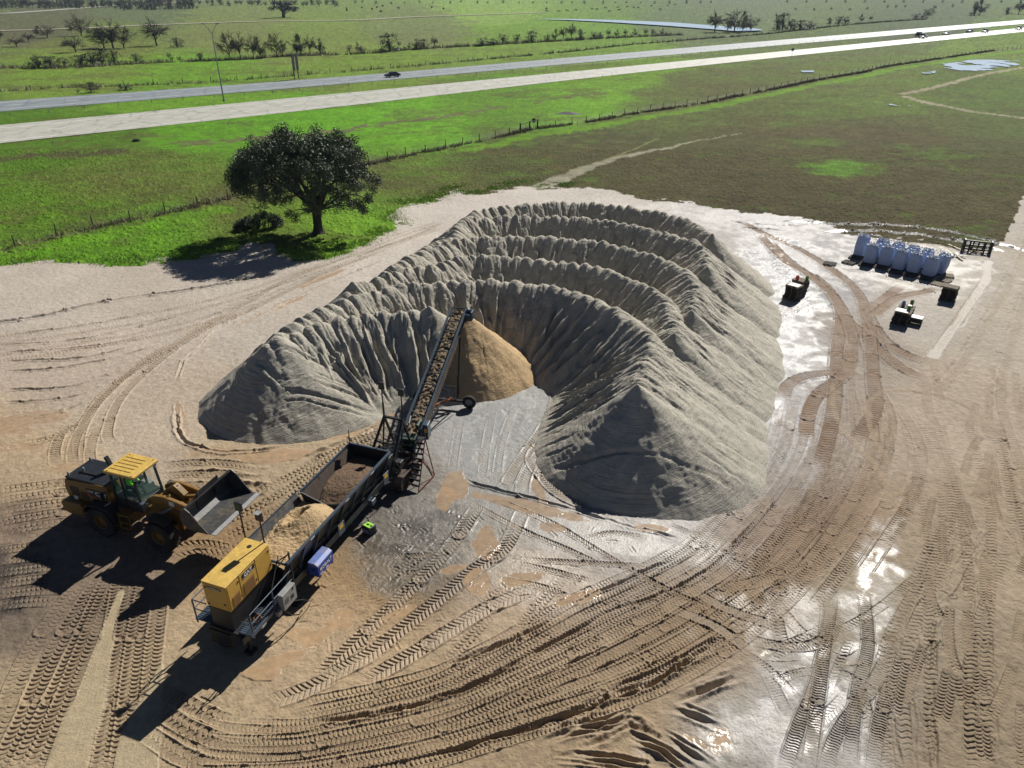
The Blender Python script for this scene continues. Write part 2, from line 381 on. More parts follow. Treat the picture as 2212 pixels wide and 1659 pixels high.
# right-hand haul road: faint old tracks running away from the camera
for i in range(26):
    x0 = random.uniform(1870, 2330); x1 = x0*.55+random.uniform(860, 1000)
    if i % 2: tyre([(x0, 1690), (x0*.97+60, 1400), (x1+30, 1120), (x1-20, 900)][:random.randint(3, 4)], w=.5, depth=.028, berm=.015, ca=.18, style=2, keep=.7)
    else: rut([(x0, 1690), (x0*.97+60, 1400), (x1+40, 1120)], w=.12, depth=.03, berm=.02)
for i in range(34):
    cx = random.uniform(1880, 2260); cy = random.uniform(820, 1650); dx = random.uniform(-25, 25)
    tyre([(cx, cy+random.uniform(20, 60)), (cx+dx, cy), (cx+2*dx+8, cy-random.uniform(30, 90))], w=random.choice([.4, .5, .6]), depth=.038, berm=.02, style=0, ca=.25, pitch=.19, fade=.5)
for q in ([(2260,420),(2230,560),(2185,700),(2150,850),(2190,1000),(2240,1200)], [(2230,430),(2190,560),(2140,660),(2080,760),(2000,860)], [(2290,500),(2260,640),(2230,760),(2215,900)]):
    rut(q, w=.3, depth=.05, berm=.03)
    tyre([(a+14, b) for a, b in q], w=.5, depth=.03, style=2, ca=.2)
# left yard: long sweeping tracks toward the far right
LT = [[(-60,700),(0,696),(100,680),(193,658),(300,640),(405,627),(500,610),(600,592)]]
for q in LT: rut(q, w=.34, depth=.16, berm=.10, col=srgb(92,70,48), ca=.5)
for dy, st in ((14, 0), (30, 1), (52, 0), (66, 2)):
    tyre([(-40,716+dy),(100,700+dy),(300,668+dy),(440,640+dy*.9),(560,608+dy*.7),(700,560+dy*.5),(860,500+dy*.4),(960,470+dy*.3)], w=.55, depth=.035, style=st, ca=.25, berm=.03)
for q in ([(379,735),(470,690),(541,649),(630,599),(740,560),(882,515),(960,478)], [(300,800),(420,720),(520,680),(600,640),(700,590),(820,545)], [(240,960),(232,930),(260,860),(330,790),(420,725),(520,672)],
          [(30,958),(100,950),(170,915),(200,880),(270,815),(350,760),(420,720)], [(175,1000),(170,950),(190,900),(230,850),(310,780),(380,735)]):
    tyre(q, w=.62, depth=.06, style=0, ca=.35, berm=.08)
for q in ([(0,745),(160,735),(300,705),(400,680)], [(0,762),(200,748),(330,720)], [(0,800),(120,795),(260,770),(340,745)], [(0,840),(150,835),(260,800)], [(0,868),(120,862),(200,845)], [(0,905),(110,895),(190,865)],
          [(405,708),(500,660),(597,619),(720,575),(852,523)], [(540,690),(640,640),(760,590),(830,560)], [(0,725),(200,700),(330,672)], [(0,780),(180,772),(300,745)]):
    rut(q, w=.2, depth=.08, berm=.06, col=srgb(110,86,60), ca=.35)
rut([(386,865),(380,900),(388,940),(420,965),(486,977),(560,973),(620,962)], w=.2, depth=.10, berm=.07)
rut([(379,826),(397,779),(430,750),(480,703),(600,640)], w=.18, depth=.07, berm=.05)
rut([(640,1000),(700,975),(760,950),(860,905)], w=.3, depth=.05, berm=.12)
for q in ([(440,1005),(520,1015),(580,1018)], [(455,1035),(520,1050),(590,1058)], [(690,1070),(715,1078),(745,1075)]): rut(q, w=.4, depth=.02, berm=.22, wob_=.1)
# round the loader
for k in range(5):
    tyre([(-30,1060+k*24),(60,1050+k*22),(150,1040+k*22),(220,1050+k*25)], w=.62, depth=.075, style=0, ca=.45)
for k in range(3): tyre([(120+k*38,1010),(118+k*38,975),(130+k*36,940),(160+k*30,905)], w=.6, depth=.06, style=0)
for k in range(4): tyre([(430+k*16,1120+k*26),(560+k*12,1062+k*24),(660,1010+k*20),(760,955+k*16),(860,915+k*10)], w=.6, depth=.08, style=0, ca=.3)
for k in range(3): tyre([(560,1010+k*22),(480,1000+k*24),(400,1000+k*24),(330,1010+k*20)], w=.6, depth=.07, style=1, ca=.4)
for k in range(3): tyre([(330,1190+k*22),(430,1175+k*20),(520,1190+k*12)], w=.6, depth=.08, style=1, ca=.35)
# dark churned mud, lower left edge
wet(10,1270,110,75,-8,.55,srgb(52,44,36)/1.1,.85,seed=120,nz=.5)
wet(30,1120,90,40,0,.6,srgb(100,82,62)/1.1,.6,seed=121,nz=.6)
for k in range(6): tyre([(-30,1190+k*24),(60,1180+k*24),(150,1165+k*26)], w=.55, depth=.07, berm=.06, pitch=.22)
# bottom left fan
FAN = [(-60,120),(10,175),(85,228),(150,265)]
def fan(x0, x1, x2, x3, **k): tyre([(x0,1690),(x1,1560),(x2,1400),(x3,1235)], **k)
for x0, x1, x2, x3 in ((-60,0,70,190), (-20,48,120,225), (20,90,165,240), (90,150,205,262), (60,118,182,250)): fan(x0, x1, x2, x3, w=.78, depth=.055, pitch=.225, style=0, ca=.25)
for x0, x1, x2, x3 in ((176,205,238,262), (214,236,262,290), (300,310,330,350), (250,272,290,318)): fan(x0, x1, x2, x3, w=.74, depth=.055, pitch=.225, style=0, ca=.25)
for q, wd in (([(130,1690),(175,1560),(215,1430),(245,1330),(262,1280)], [1.8,1.6,1.0,.5,.3]), ([(290,1690),(300,1600),(330,1500),(345,1440)], [2.2,1.7,.9,.2])):
    strip(q, 1.0, srgb(184,166,128)/1.15, .9, rough=.55, flat=.92, widths=wd, wob_=.12, sand_only=True)
# great sweep of loader tracks round the piles
lerp_tracks([(430,1500),(560,1540),(663,1530),(800,1500),(952,1458),(1133,1360),(1205,1314),(1350,1248),(1459,1198),(1525,1136),(1594,1057),(1651,962),(1670,883),(1692,850),(1760,828)],
            [(330,1690),(500,1700),(663,1690),(900,1650),(1108,1590),(1314,1530),(1420,1492),(1520,1450),(1600,1390),(1700,1310),(1800,1200),(1870,1100),(1920,1010),(1940,900),(1890,800)], 24, j=.5, w=.56, depth=.042, pitch=.175, style=0, ca=.20, keep=.35)
lerp_tracks([(1560,1260),(1680,1130),(1740,1020),(1790,920),(1800,830)], [(1800,1330),(1900,1190),(1980,1060),(1990,960),(1930,860)], 9, j=.5, w=.6, depth=.045, pitch=.21, style=0, ca=.15, keep=.4)
lerp_tracks([(340,1470),(450,1530),(560,1570)], [(310,1600),(420,1670),(560,1700)], 4, w=.62, depth=.07, style=0)
for q in ([(952,1440),(1133,1370),(1300,1275),(1459,1205)], [(663,1560),(860,1530),(1060,1460),(1300,1330),(1500,1250),(1640,1120)], [(900,1640),(1180,1560),(1420,1470),(1560,1370)]):
    rut(q, w=.16, depth=.12, berm=.05)
# northbound lanes by the bulk bags
for q in ([(1600,478),(1653,506),(1732,542),(1800,585),(1841,618),(1863,651),(1871,690),(1885,740),(1940,800)], [(1640,505),(1664,534),(1692,563),(1746,591),(1784,618),(1806,651),(1817,686),(1808,757),(1805,839),(1792,931),(1767,1020)],
          [(1871,686),(1890,660),(1925,635),(1950,615)], [(1877,689),(1937,645),(2005,629),(2040,622)], [(1814,678),(1855,713),(1909,762),(1960,800),(2020,820)], [(1871,672),(1904,727),(1950,762),(2018,784)],
          [(1878,694),(1887,820),(1890,884),(1846,962)], [(1690,870),(1700,835),(1740,812),(1800,806),(1880,812)], [(1740,960),(1745,900),(1770,850),(1830,800),(1840,740)], [(1660,520),(1700,560),(1760,605),(1800,640),(1830,690),(1850,760)]):
    tyre(q, w=.95, depth=.06, style=2, pitch=.3, ca=.8, col=srgb(138,116,92)/1.1, berm=.08, rough=.9)
for q in ([(1881,900),(1874,885),(1885,858),(1909,845),(1972,843),(2051,858),(2114,896),(2133,940)], [(1799,830),(1799,884),(1830,937),(1884,997),(1918,1047)], [(1874,890),(1885,940),(1920,1000)]):
    strip(q, .35, srgb(164,144,112)/1.2, .5, flat=.5, wob_=.08)
strip([(2133,565),(2135,590),(2120,620),(2073,690),(2045,730),(2018,770)], .9, srgb(120,108,88)/1.2, .7, rough=.6, flat=.3, wob_=.3); tyre([(2133,572),(2127,607),(2073,686),(2018,768)], w=.8, depth=.05, style=2)
for q in ([(1570,476),(1610,483),(1680,486),(1741,487)], [(1585,490),(1640,494),(1700,498)]): rut(q, w=.45, depth=.12, berm=.05, col=srgb(40,36,30), ca=.9)
# bottom right muddle
for q in ([(1689,1680),(1725,1570),(1760,1483),(1786,1375),(1800,1268)], [(1743,1680),(1768,1501),(1782,1393),(1790,1300)], [(1778,1680),(1807,1590),(1886,1476),(1921,1411)], [(1832,1680),(1850,1501),(1875,1393),(1864,1268)],
          [(1880,1690),(1900,1560),(1930,1450)], [(1650,1443),(1671,1483),(1703,1554)], [(1600,1375),(1680,1395),(1760,1393),(1800,1360)], [(1617,1433),(1690,1440),(1760,1436)], [(1420,1304),(1540,1350),(1642,1422)],
          [(1480,1262),(1560,1310),(1700,1360)], [(1830,1440),(1860,1500),(1870,1560)], [(1760,1400),(1830,1430),(1880,1400)]):
    tyre(q, w=.5, depth=.038, style=2, pitch=.13, ca=.4, col=srgb(126,108,80)/1.15, berm=.05, rough=.7)
for q in ([(1136,1588),(1225,1551),(1334,1493),(1420,1459),(1520,1405),(1577,1380)], [(1184,1632),(1314,1643),(1420,1665)], [(1170,1600),(1240,1575),(1320,1560),(1380,1520)], [(1240,1610),(1300,1590),(1361,1561),(1440,1600)],
          [(1442,1522),(1528,1551),(1571,1565)], [(1456,1515),(1540,1480),(1614,1447)], [(1420,1572),(1474,1608),(1563,1665)], [(1340,1580),(1430,1620),(1500,1670)], [(1225,1555),(1290,1560),(1360,1530)]):
    [rut([(a+random.uniform(-6, 6), c_+dq+random.uniform(-3, 3)) for a, c_ in q], w=random.uniform(.12, .24), depth=.13, berm=.08, wob_=.05, rough=.6, cont=.8) for dq in (-7, 2, 10)]
for i in range(16):
    cx = random.uniform(1600, 1950); cy = random.uniform(1230, 1600); a = random.uniform(-.5, .5)+(-.7 if i % 3 else .9); L_ = random.uniform(40, 130)
    tyre([(cx-L_*math.cos(a), cy-L_*math.sin(a)), (cx, cy+random.uniform(-20, 20)), (cx+L_*math.cos(a), cy+L_*math.sin(a))], w=random.choice([.35, .5, .6]), depth=.04, pitch=random.choice([.14, .19]), style=i % 3, ca=.2, berm=.03, keep=.6)
for i in range(16):
    cx = random.uniform(700, 1400); cy = random.uniform(1180, 1480); a = random.uniform(-.9, -.3); L_ = random.uniform(40, 110)
    tyre([(cx-L_*math.cos(a), cy-L_*math.sin(a)), (cx, cy), (cx+L_*math.cos(a), cy+L_*math.sin(a))], w=.55, depth=.035, pitch=.2, style=i % 2, ca=.2, berm=.03)
# narrow skid-steer tracks across the wet pad
for q in ([(994,1037),(1075,1058),(1155,1079),(1320,1125),(1476,1165)],): rut(q, w=.14, depth=.10, berm=.06)
for q in ([(1010,1082),(1123,1143),(1219,1184),(1330,1235)], [(1042,1066),(1187,1127),(1283,1184),(1420,1262),(1560,1330)], [(1105,1208),(1260,1215),(1420,1222)], [(1105,1215),(1200,1235),(1300,1262)], [(1060,1248),(1160,1265),(1260,1300)], [(820,1240),(900,1238),(960,1230)], [(820,1205),(900,1200),(970,1198)],
          [(1240,1175),(1320,1150),(1420,1165)], [(1420,1120),(1480,1145),(1540,1165)]):
    tyre(q, w=.34, depth=.07, style=1, pitch=.16, ca=.4, berm=.04)
for q in ([(663,1480),(760,1395),(800,1355),(890,1270),(971,1184),(1015,1120),(1040,1078)], [(663,1478),(783,1424),(860,1365),(937,1304),(1020,1235),(1091,1184),(1130,1100)], [(766,1485),(903,1406),(1040,1321),(1110,1290),(1173,1259)], [(560,1520),(660,1490),(760,1440)]):
    tyre(q, w=.72, depth=.06, style=1, pitch=.22, ca=.3, berm=.07, rough=.5)
for q in ([(1161,803),(1200,838),(1190,896),(1165,937),(1129,989),(1109,1020),(1085,1060)], [(1170,800),(1215,835),(1212,890),(1180,945),(1148,989),(1174,1031),(1219,1072),(1350,1125)], [(1150,990),(1130,1040),(1128,1075)]):
    tyre(q, w=.7, depth=.06, style=1, pitch=.22, ca=.4, berm=.07)
for q in ([(995,905),(985,960),(975,1030)], [(1065,880),(1050,960),(1040,1040)], [(1120,860),(1085,950),(1070,1050)]): tyre(q, w=.5, depth=.035, style=1, pitch=.2, ca=.1, berm=.02, rough=.5)
# dark mud curve on the field edge
for q in ([(1700,478),(1817,484),(1964,489),(2073,505),(2154,527),(2205,540)], [(1780,500),(1900,499),(2000,510),(2090,525),(2150,540)]):
    strip(q, 1.0, srgb(34,33,30), .85, rough=.35, flat=0, wob_=.5); rut(q, w=.5, depth=.10, berm=.07, sand_only=False)
# footprints and clods around the machine and the bags
for k in range(900):
    if k < 60: a, b = random.gauss(880, 90), random.gauss(1190, 70)
    elif k < 640: a, b = random.gauss(1900, 110), random.gauss(600, 40)
    elif k < 760: a, b = random.gauss(1640, 35), random.gauss(800, 120)
    else: a, b = random.uniform(650, 1400), random.uniform(1100, 1400)
    c = G(a, b); th = random.uniform(0, 3.1); d = Vector((math.cos(th), math.sin(th)))*random.uniform(.1, .3)
    rut([(c.x-d.x, c.y-d.y), (c.x+d.x, c.y+d.y)], w=.11, depth=.02, berm=.02, world=True, wob_=.03, fade=.05)
# ---------------- muddy puddles: level water in the low spots
ORANGE = srgb(196,164,124)/1.2
puds = [(60,905,100,14,-6),(30,965,60,10,0),(470,978,110,13,3),(600,985,80,14,-4),(392,905,10,42,-12),(765,925,62,16,-14),(838,880,26,22,0),(985,1050,26,34,20),(960,1080,18,24,20),(1130,1092,120,13,13),(1165,1060,12,32,-20),
        (740,1335,40,24,-20),(690,1372,46,13,-30),(655,1372,40,16,10),(600,1430,66,14,-20),(1050,1175,26,34,20),(1125,1250,50,14,-8),(1030,1255,26,30,10),(1250,1292,56,12,-14),(570,1455,40,14,0),(820,1040,36,10,-16),
        (700,1045,34,8,-14),(740,1000,40,8,-20),(1190,1140,30,9,5),(1400,1140,40,8,6),(1550,1590,26,16,-30),(1560,1610,22,20,-40),(1500,1600,28,10,30),(620,655,46,6,-25),(700,600,60,4,-22),(540,690,40,4,-25),(980,1230,30,10,-10),
        (20,930,50,10,0),(140,1010,40,10,-5),(860,1325,40,10,-20)]
for i, (a, b, c, d, e) in enumerate(puds):
    sl, m = pblob(a, b, c, d, e, 200+i, edge=.10, nz=.45, ns=.5)
    lev = -.005; m2 = m*sstep(.035, .0, HH[sl]-lev)
    HH[sl] = HH[sl]*(1-m2)+lev*m2; ROUGH[sl] = ROUGH[sl]*(1-m2)+.14*m2; TINT[sl] = mix(TINT[sl], ORANGE, m2*.6)
    TINT[sl] = mix(TINT[sl], ORANGE, m*(1-m2)*.2)
for i, (a, b, c, d, e) in enumerate([(1560,560,12,60,-30),(1590,540,60,10,25),(1700,600,20,80,-35),(1640,700,22,70,-10),(1655,560,60,9,30),(1720,660,60,12,-30),(1690,520,80,7,12),(1640,900,10,60,0),(1870,1250,16,50,15),(1870,1300,22,40,15),(1900,1210,10,40,10),
                                     (1800,1500,20,70,20),(1740,1470,70,26,5),(1750,1560,60,60,0),(1800,1400,60,16,-10),(1700,1400,60,10,-12)]):
    sl, m = pblob(a, b, c, d, e, 300+i, edge=.25, nz=.7, ns=.5)
    m = m*sstep(.42, .56, fbm(XX[sl]*1.6, YY[sl]*1.6, 700+i, 4))*sstep(-.03, .0, -np.abs(HH[sl])+.02); ROUGH[sl] = ROUGH[sl]*(1-m)+.30*m
# keep the ground level where the machine and piles stand; sand skirts
HH *= np.where(YY > 14, 1, 0)

TINT *= np.where(SAND, .79, .85)[..., None]
TINT *= np.where(SAND[..., None], np.array([.985, .99, 1.07]), 1.0)
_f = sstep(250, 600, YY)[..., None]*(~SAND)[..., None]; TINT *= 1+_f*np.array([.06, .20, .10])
_d = np.hypot((PX-1812)/75, (PY-366)/20)+(fbm(x_*.35, y_*.35, 99, 4)-.5)*1.5; TINT = mix(TINT, srgb(104, 168, 40)*.8, sstep(1.3, .3, _d)*(~SAND)*(.15+.55*fbm(x_*1.5, y_*1.5, 98, 3)))
TINT *= np.where(SAND, 1.0, .72+.56*fbm(x_*.7, y_*.8, 95, 5))[..., None]
for _k in range(3): TINT[..., _k] *= (.86+.28*fbm(x_*.25, y_*.25, 90, 4))
def road_edges(pts): return [G(a, b) for a, b in pts]
NEAR_B = [(-420,357),(0,310),(758,228),(1468,147),(2212,68.5),(2560,33)]; NEAR_T = [(-420,308),(0,271),(758,200),(1468,132.5),(2212,60),(2560,26)]
FAR_B = [(-420,276),(0,241.6),(758,180),(1468,117),(2212,51.4),(2560,20.5)]; FAR_T = [(-420,249),(0,219),(758,164.5),(1468,104.5),(2212,42.8),(2560,14)]
rp = np.array([G(a, b)[:2] for a, b in NEAR_B+FAR_T[::-1]])
rmask = inside(rp, XX, YY)
HH = np.where(rmask, np.minimum(HH*.3, .02), HH)

# build the two ground sheets out of the one grid
def ground_sheet(name, facemask, mat):
    idx = np.arange(NR*NC).reshape(NR, NC)
    f = np.stack([idx[:-1, :-1], idx[:-1, 1:], idx[1:, 1:], idx[1:, :-1]], -1)[facemask]
    used = np.zeros(NR*NC, bool); used[f.ravel()] = True
    re = np.cumsum(used)-1
    co = np.c_[XX.ravel(), YY.ravel(), HH.ravel()][used]
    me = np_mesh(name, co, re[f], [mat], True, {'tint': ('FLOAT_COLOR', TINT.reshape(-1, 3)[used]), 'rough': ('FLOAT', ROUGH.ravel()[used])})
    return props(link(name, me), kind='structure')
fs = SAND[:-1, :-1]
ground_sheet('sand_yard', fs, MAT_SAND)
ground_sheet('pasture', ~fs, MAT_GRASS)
def ground_h(x, y):
    """height of the ground sheet at a point"""
    r = np.clip(np.searchsorted(ry, y), 0, NR-1); z = max(y, 4)*CP+CAM_H*SP
    c = np.clip(np.searchsorted(us, x/z), 0, NC-1); return float(HH[r, c])
# ------------------------------------------------------------------ highway and ponds
def sheet(name, A, B, z, mat, n=60, kind='structure', z2=None):
    A, _ = smooth_line([tuple(p[:2]) for p in A], 4); B, _ = smooth_line([tuple(p[:2]) for p in B], 4)
    ia = np.linspace(0, len(A)-1, n).astype(int); ib = np.linspace(0, len(B)-1, n).astype(int)
    co = np.zeros((2*n, 3)); co[:n, :2] = A[ia]; co[n:, :2] = B[ib]; co[:, 2] = z
    i = np.arange(n-1); f = np.c_[i, i+1, n+i+1, n+i]
    o = link(name, np_mesh(name, co, f, [mat], False))
    return props(o, kind=kind) if kind else o
def concrete(name, c1, c2, joint=5.0, dirx=(1, 0)):
    m, t, b = new_mat(name)
    geo = N(t, 'ShaderNodeNewGeometry')
    n1 = N(t, 'ShaderNodeTexNoise', Scale=.35, Detail=7.0, Roughness=.7); t.links.new(geo.outputs['Position'], n1.inputs['Vector'])
    cr = N(t, 'ShaderNodeValToRGB'); cr.color_ramp.elements[0].color = (*c1, 1); cr.color_ramp.elements[1].color = (*c2, 1)
    cr.color_ramp.elements[0].position = .3; cr.color_ramp.elements[1].position = .7
    t.links.new(n1.outputs[0], cr.inputs[0])
    # cracks
    v = N(t, 'ShaderNodeTexVoronoi', feature='DISTANCE_TO_EDGE', Scale=.22); mp = N(t, 'ShaderNodeMapping'); mp.inputs['Scale'].default_value = (1, .35, 1)
    t.links.new(geo.outputs['Position'], mp.inputs[0]); n3 = N(t, 'ShaderNodeTexNoise', Scale=.8, Detail=4.0)
    t.links.new(geo.outputs['Position'], n3.inputs['Vector']); ad = N(t, 'ShaderNodeVectorMath', operation='ADD'); t.links.new(mp.outputs[0], ad.inputs[0]); t.links.new(n3.outputs['Color'], ad.inputs[1])
    t.links.new(ad.outputs[0], v.inputs['Vector'])
    ms = N(t, 'ShaderNodeMapRange'); ms.inputs[1].default_value = .0; ms.inputs[2].default_value = .035; ms.inputs[3].default_value = .62; ms.inputs[4].default_value = 1
    t.links.new(v.outputs[0], ms.inputs[0])
    mu = N(t, 'ShaderNodeMix', data_type='RGBA', blend_type='MULTIPLY'); mu.inputs[0].default_value = 1
    t.links.new(cr.outputs[0], mu.inputs[6]); t.links.new(ms.outputs[0], mu.inputs[7]); t.links.new(mu.outputs[2], b.inputs['Base Color'])
    b.inputs['Roughness'].default_value = .6
    return m
M_CONC = concrete('old_concrete', srgb(160,160,148)/1.15, srgb(190,190,178)/1.15)
M_ASPH = concrete('worn_asphalt', srgb(118,128,132)/1.15, srgb(140,148,152)/1.15)
def mid(A, B, t): return [tuple(Vector(G(*a))*(1-t)+Vector(G(*b))*t) for a, b in zip(A, B)]
W = lambda L: [G(a, b) for a, b in L]
sheet('highway_near', W(NEAR_B), W(NEAR_T), .06, M_CONC)
sheet('highway_far', W(FAR_B), W(FAR_T), .06, M_ASPH)
mP, tP, bP = new_mat('road_paint'); bP.inputs['Base Color'].default_value = (.62, .62, .58, 1)
sheet('road_line', mid(NEAR_B, NEAR_T, .10), mid(NEAR_B, NEAR_T, .118), .066, mP)
sheet('road_line', mid(NEAR_B, NEAR_T, .80), mid(NEAR_B, NEAR_T, .818), .066, mP)
sheet('road_line', mid(FAR_B, FAR_T, .20), mid(FAR_B, FAR_T, .218), .066, mP)
sheet('road_line', mid(FAR_B, FAR_T, .82), mid(FAR_B, FAR_T, .838), .066, mP)
def dashes(A, B, t):
    L, _ = smooth_line([p[:2] for p in mid(A, B, t)], 3.0); L2, _ = smooth_line([p[:2] for p in mid(A, B, t+.018)], 3.0)
    co = []; f = []
    for i in range(0, min(len(L), len(L2))-2, 4):
        k = len(co); co += [(*L[i], .066), (*L[i+1], .066), (*L2[i+1], .066), (*L2[i], .066)]; f.append((k, k+1, k+2, k+3))
    props(link('lane_markings', np_mesh('lane_markings', np.array(co), np.array(f), [mP], False)), kind='structure')
dashes(NEAR_B, NEAR_T, .46); dashes(FAR_B, FAR_T, .52)
mTr, _t, _b = new_mat('pale_track'); _b.inputs['Base Color'].default_value = (.30, .28, .20, 1); _b.inputs['Roughness'].default_value = .9
def ribbon(name, pts, w, z, m):
    Q, s_ = smooth_line(ppoly(pts), 8.0); d = np.gradient(Q, axis=0); d /= np.linalg.norm(d, axis=1)[:, None]; n_ = np.c_[-d[:, 1], d[:, 0]]*w/2*(1+.3*(fbm(s_*.05, s_*0, 3, 3)-.5))[:, None]
    sheet(name, [tuple(q) for q in Q+n_], [tuple(q) for q in Q-n_], z, m, min(120, len(Q)))
ribbon('dirt_track', [(-200,68),(0,67),(170,62),(340,54),(560,47),(758,44),(900,37),(1100,30),(1180,27)], 9, .34, mTr)
ribbon('farm_road', [(-60,29),(0,30),(80,25),(230,14)], 14, .40, M_CONC); ribbon('farm_road', [(230,13.5),(300,10),(420,3),(560,1)], 18, .40, mTr)
# ponds: irregular flat water
mW, tW, bW = new_mat('pond_water'); bW.inputs['Base Color'].default_value = (.52, .60, .62, 1); bW.inputs['Roughness'].default_value = .15  # pale base colour stands in for bright sky reflected off the water
nW = N(tW, 'ShaderNodeTexNoise', Scale=.5, Detail=5.0); gW = N(tW, 'ShaderNodeNewGeometry'); tW.links.new(gW.outputs['Position'], nW.inputs['Vector'])
bpW = N(tW, 'ShaderNodeBump', Distance=.25, Strength=.5); tW.links.new(nW.outputs[0], bpW.inputs['Height']); tW.links.new(bpW.outputs[0], bW.inputs['Normal'])
def pond(name, top, bot, z, amp=1.0, dens=3, step=6.0, thr=.45):
    """water filling the outline between two picture lines, shore broken up by noise"""
    P = np.array([G(a, b)[:2] for a, b in top+bot[::-1]])
    x0, y0 = P.min(0); x1, y1 = P.max(0); gx = np.arange(x0, x1, step*.35); gy = np.arange(y0, y1, step)
    X, Y = np.meshgrid(gx, gy); m = inside(P, X, Y+(fbm(X*.15/amp, Y*.1/amp, 77, 4)-.5)*amp*(y1-y0)*.35)
    m &= fbm(X*.25/amp, Y*.12/amp, 78, 4) > thr
    idx = np.arange(X.size).reshape(X.shape); ff = np.stack([idx[:-1, :-1], idx[:-1, 1:], idx[1:, 1:], idx[1:, :-1]], -1)[m[:-1, :-1]]
    used = np.zeros(X.size, bool); used[ff.ravel()] = True; re = np.cumsum(used)-1
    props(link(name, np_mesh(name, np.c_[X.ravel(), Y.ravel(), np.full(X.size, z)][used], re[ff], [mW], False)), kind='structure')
pt_ = [(1165,42.6),(1220,43),(1300,44.5),(1380,47.5),(1450,50.5),(1510,55),(1560,58.5),(1610,62),(1645,66)]; pb_ = [(1165,43),(1220,45),(1300,49),(1380,54),(1440,58),(1500,62.5),(1550,66.5),(1600,70),(1645,68)]
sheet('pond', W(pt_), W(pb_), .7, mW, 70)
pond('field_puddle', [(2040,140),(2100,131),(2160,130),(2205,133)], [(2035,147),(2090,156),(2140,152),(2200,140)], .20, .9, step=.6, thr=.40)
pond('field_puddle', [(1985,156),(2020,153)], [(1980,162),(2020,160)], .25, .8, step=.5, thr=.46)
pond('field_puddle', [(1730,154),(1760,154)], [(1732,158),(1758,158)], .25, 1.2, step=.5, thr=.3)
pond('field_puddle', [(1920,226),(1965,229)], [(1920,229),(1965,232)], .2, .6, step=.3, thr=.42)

# ------------------------------------------------------------------ sand piles
def pile_mat(name, c, lo=.72):
    m, t, b = new_mat(name)
    a = N(t, 'ShaderNodeAttribute', attribute_name='flow'); geo = N(t, 'ShaderNodeNewGeometry')
    sep = N(t, 'ShaderNodeSeparateXYZ'); t.links.new(a.outputs['Vector'], sep.inputs[0])
    mp = N(t, 'ShaderNodeMapping'); mp.inputs['Scale'].default_value = (5.5, .55, 1); t.links.new(a.outputs['Vector'], mp.inputs[0])
    n1 = N(t, 'ShaderNodeTexNoise', Scale=1.0, Detail=6.0, Roughness=.68); t.links.new(mp.outputs[0], n1.inputs['Vector'])
    n2 = N(t, 'ShaderNodeTexNoise', Scale=8.0, Detail=6.0, Roughness=.75); t.links.new(geo.outputs['Position'], n2.inputs['Vector'])
    b1 = N(t, 'ShaderNodeBump', Distance=.20, Strength=.9); b2 = N(t, 'ShaderNodeBump', Distance=.075, Strength=1.0)
    t.links.new(n1.outputs[0], b1.inputs['Height']); t.links.new(n2.outputs[0], b2.inputs['Height'])
    t.links.new(b1.outputs[0], b2.inputs['Normal']); t.links.new(b2.outputs[0], b.inputs['Normal'])
    n3 = N(t, 'ShaderNodeTexNoise', Scale=1.2, Detail=10.0, Roughness=.78); t.links.new(geo.outputs['Position'], n3.inputs['Vector'])
    mr = N(t, 'ShaderNodeMapRange'); mr.inputs[1].default_value = .3; mr.inputs[2].default_value = .7; mr.inputs[3].default_value = lo; mr.inputs[4].default_value = 1.15
    t.links.new(n3.outputs[0], mr.inputs[0])
    mu = N(t, 'ShaderNodeMix', data_type='RGBA', blend_type='MULTIPLY'); mu.inputs[0].default_value = 1; mu.inputs[6].default_value = (*c, 1)
    t.links.new(mr.outputs[0], mu.inputs[7]); t.links.new(mu.outputs[2], b.inputs['Base Color'])
    b.inputs['Roughness'].default_value = .9; b.inputs['Specular IOR Level'].default_value = .25
    return m
M_PILE = pile_mat('grey_sand', (.43, .405, .34)); M_TAN = pile_mat('tan_sand', (.46, .33, .185), .9)
def cz(x, y): return ((1050+x/2.949)*.94692, (430+y/2.949)*.94692)
RH = 4.95
CR = {1: [(577,736),(600,722),(640,712),(700,692),(760,680),(830,672),(890,668),(925,667)],
 2: [(590,722),(631,692),(700,660),(785,630),(882,611),(960,604),(1010,603)]+[cz(*p) for p in [(150,607),(300,620),(450,630),(600,650),(800,700),(1000,790),(1150,880),(1240,970),(1275,1050),(1270,1110),(1240,1160)]]+[(1376,834)],
 3: [(715,640),(764,614),(820,592),(880,577),(940,568)]+[cz(*p) for p in [(0,450),(120,447),(300,450),(450,458),(600,480),(780,500),(950,530),(1100,590),(1250,650),(1340,710),(1400,780),(1420,870),(1430,960)]],
 4: [(800,592),(846,570),(890,549),(940,530)]+[cz(*p) for p in [(0,330),(150,316),(300,310),(500,312),(680,320),(850,335),(950,350),(1150,400),(1350,460),(1500,530),(1560,620),(1570,700),(1560,815)]],
 5: [(880,548),(936,522),(980,504)]+[cz(*p) for p in [(0,220),(130,195),(250,183),(400,178),(550,176),(700,180),(850,190),(1000,210),(1150,235),(1300,270),(1440,305),(1560,350),(1650,430),(1670,520)]],
 6: [(945,500),(990,482)]+[cz(*p) for p in [(100,152),(200,128),(350,105),(500,92),(680,84),(850,85),(1000,98),(1100,110),(1230,128),(1350,150),(1450,175),(1550,210),(1630,255),(1690,300)]]}
GST = .062; gxs = np.arange(-26, 29, GST); gys = np.arange(29, 88, GST)
GXX, GYY = np.meshgrid(gxs.astype(np.float32), gys.astype(np.float32))
jx = (fbm(GXX*.9, GYY*.9, 61, 3)-.5); jy = (fbm(GXX*.9, GYY*.9, 67, 3)-.5)
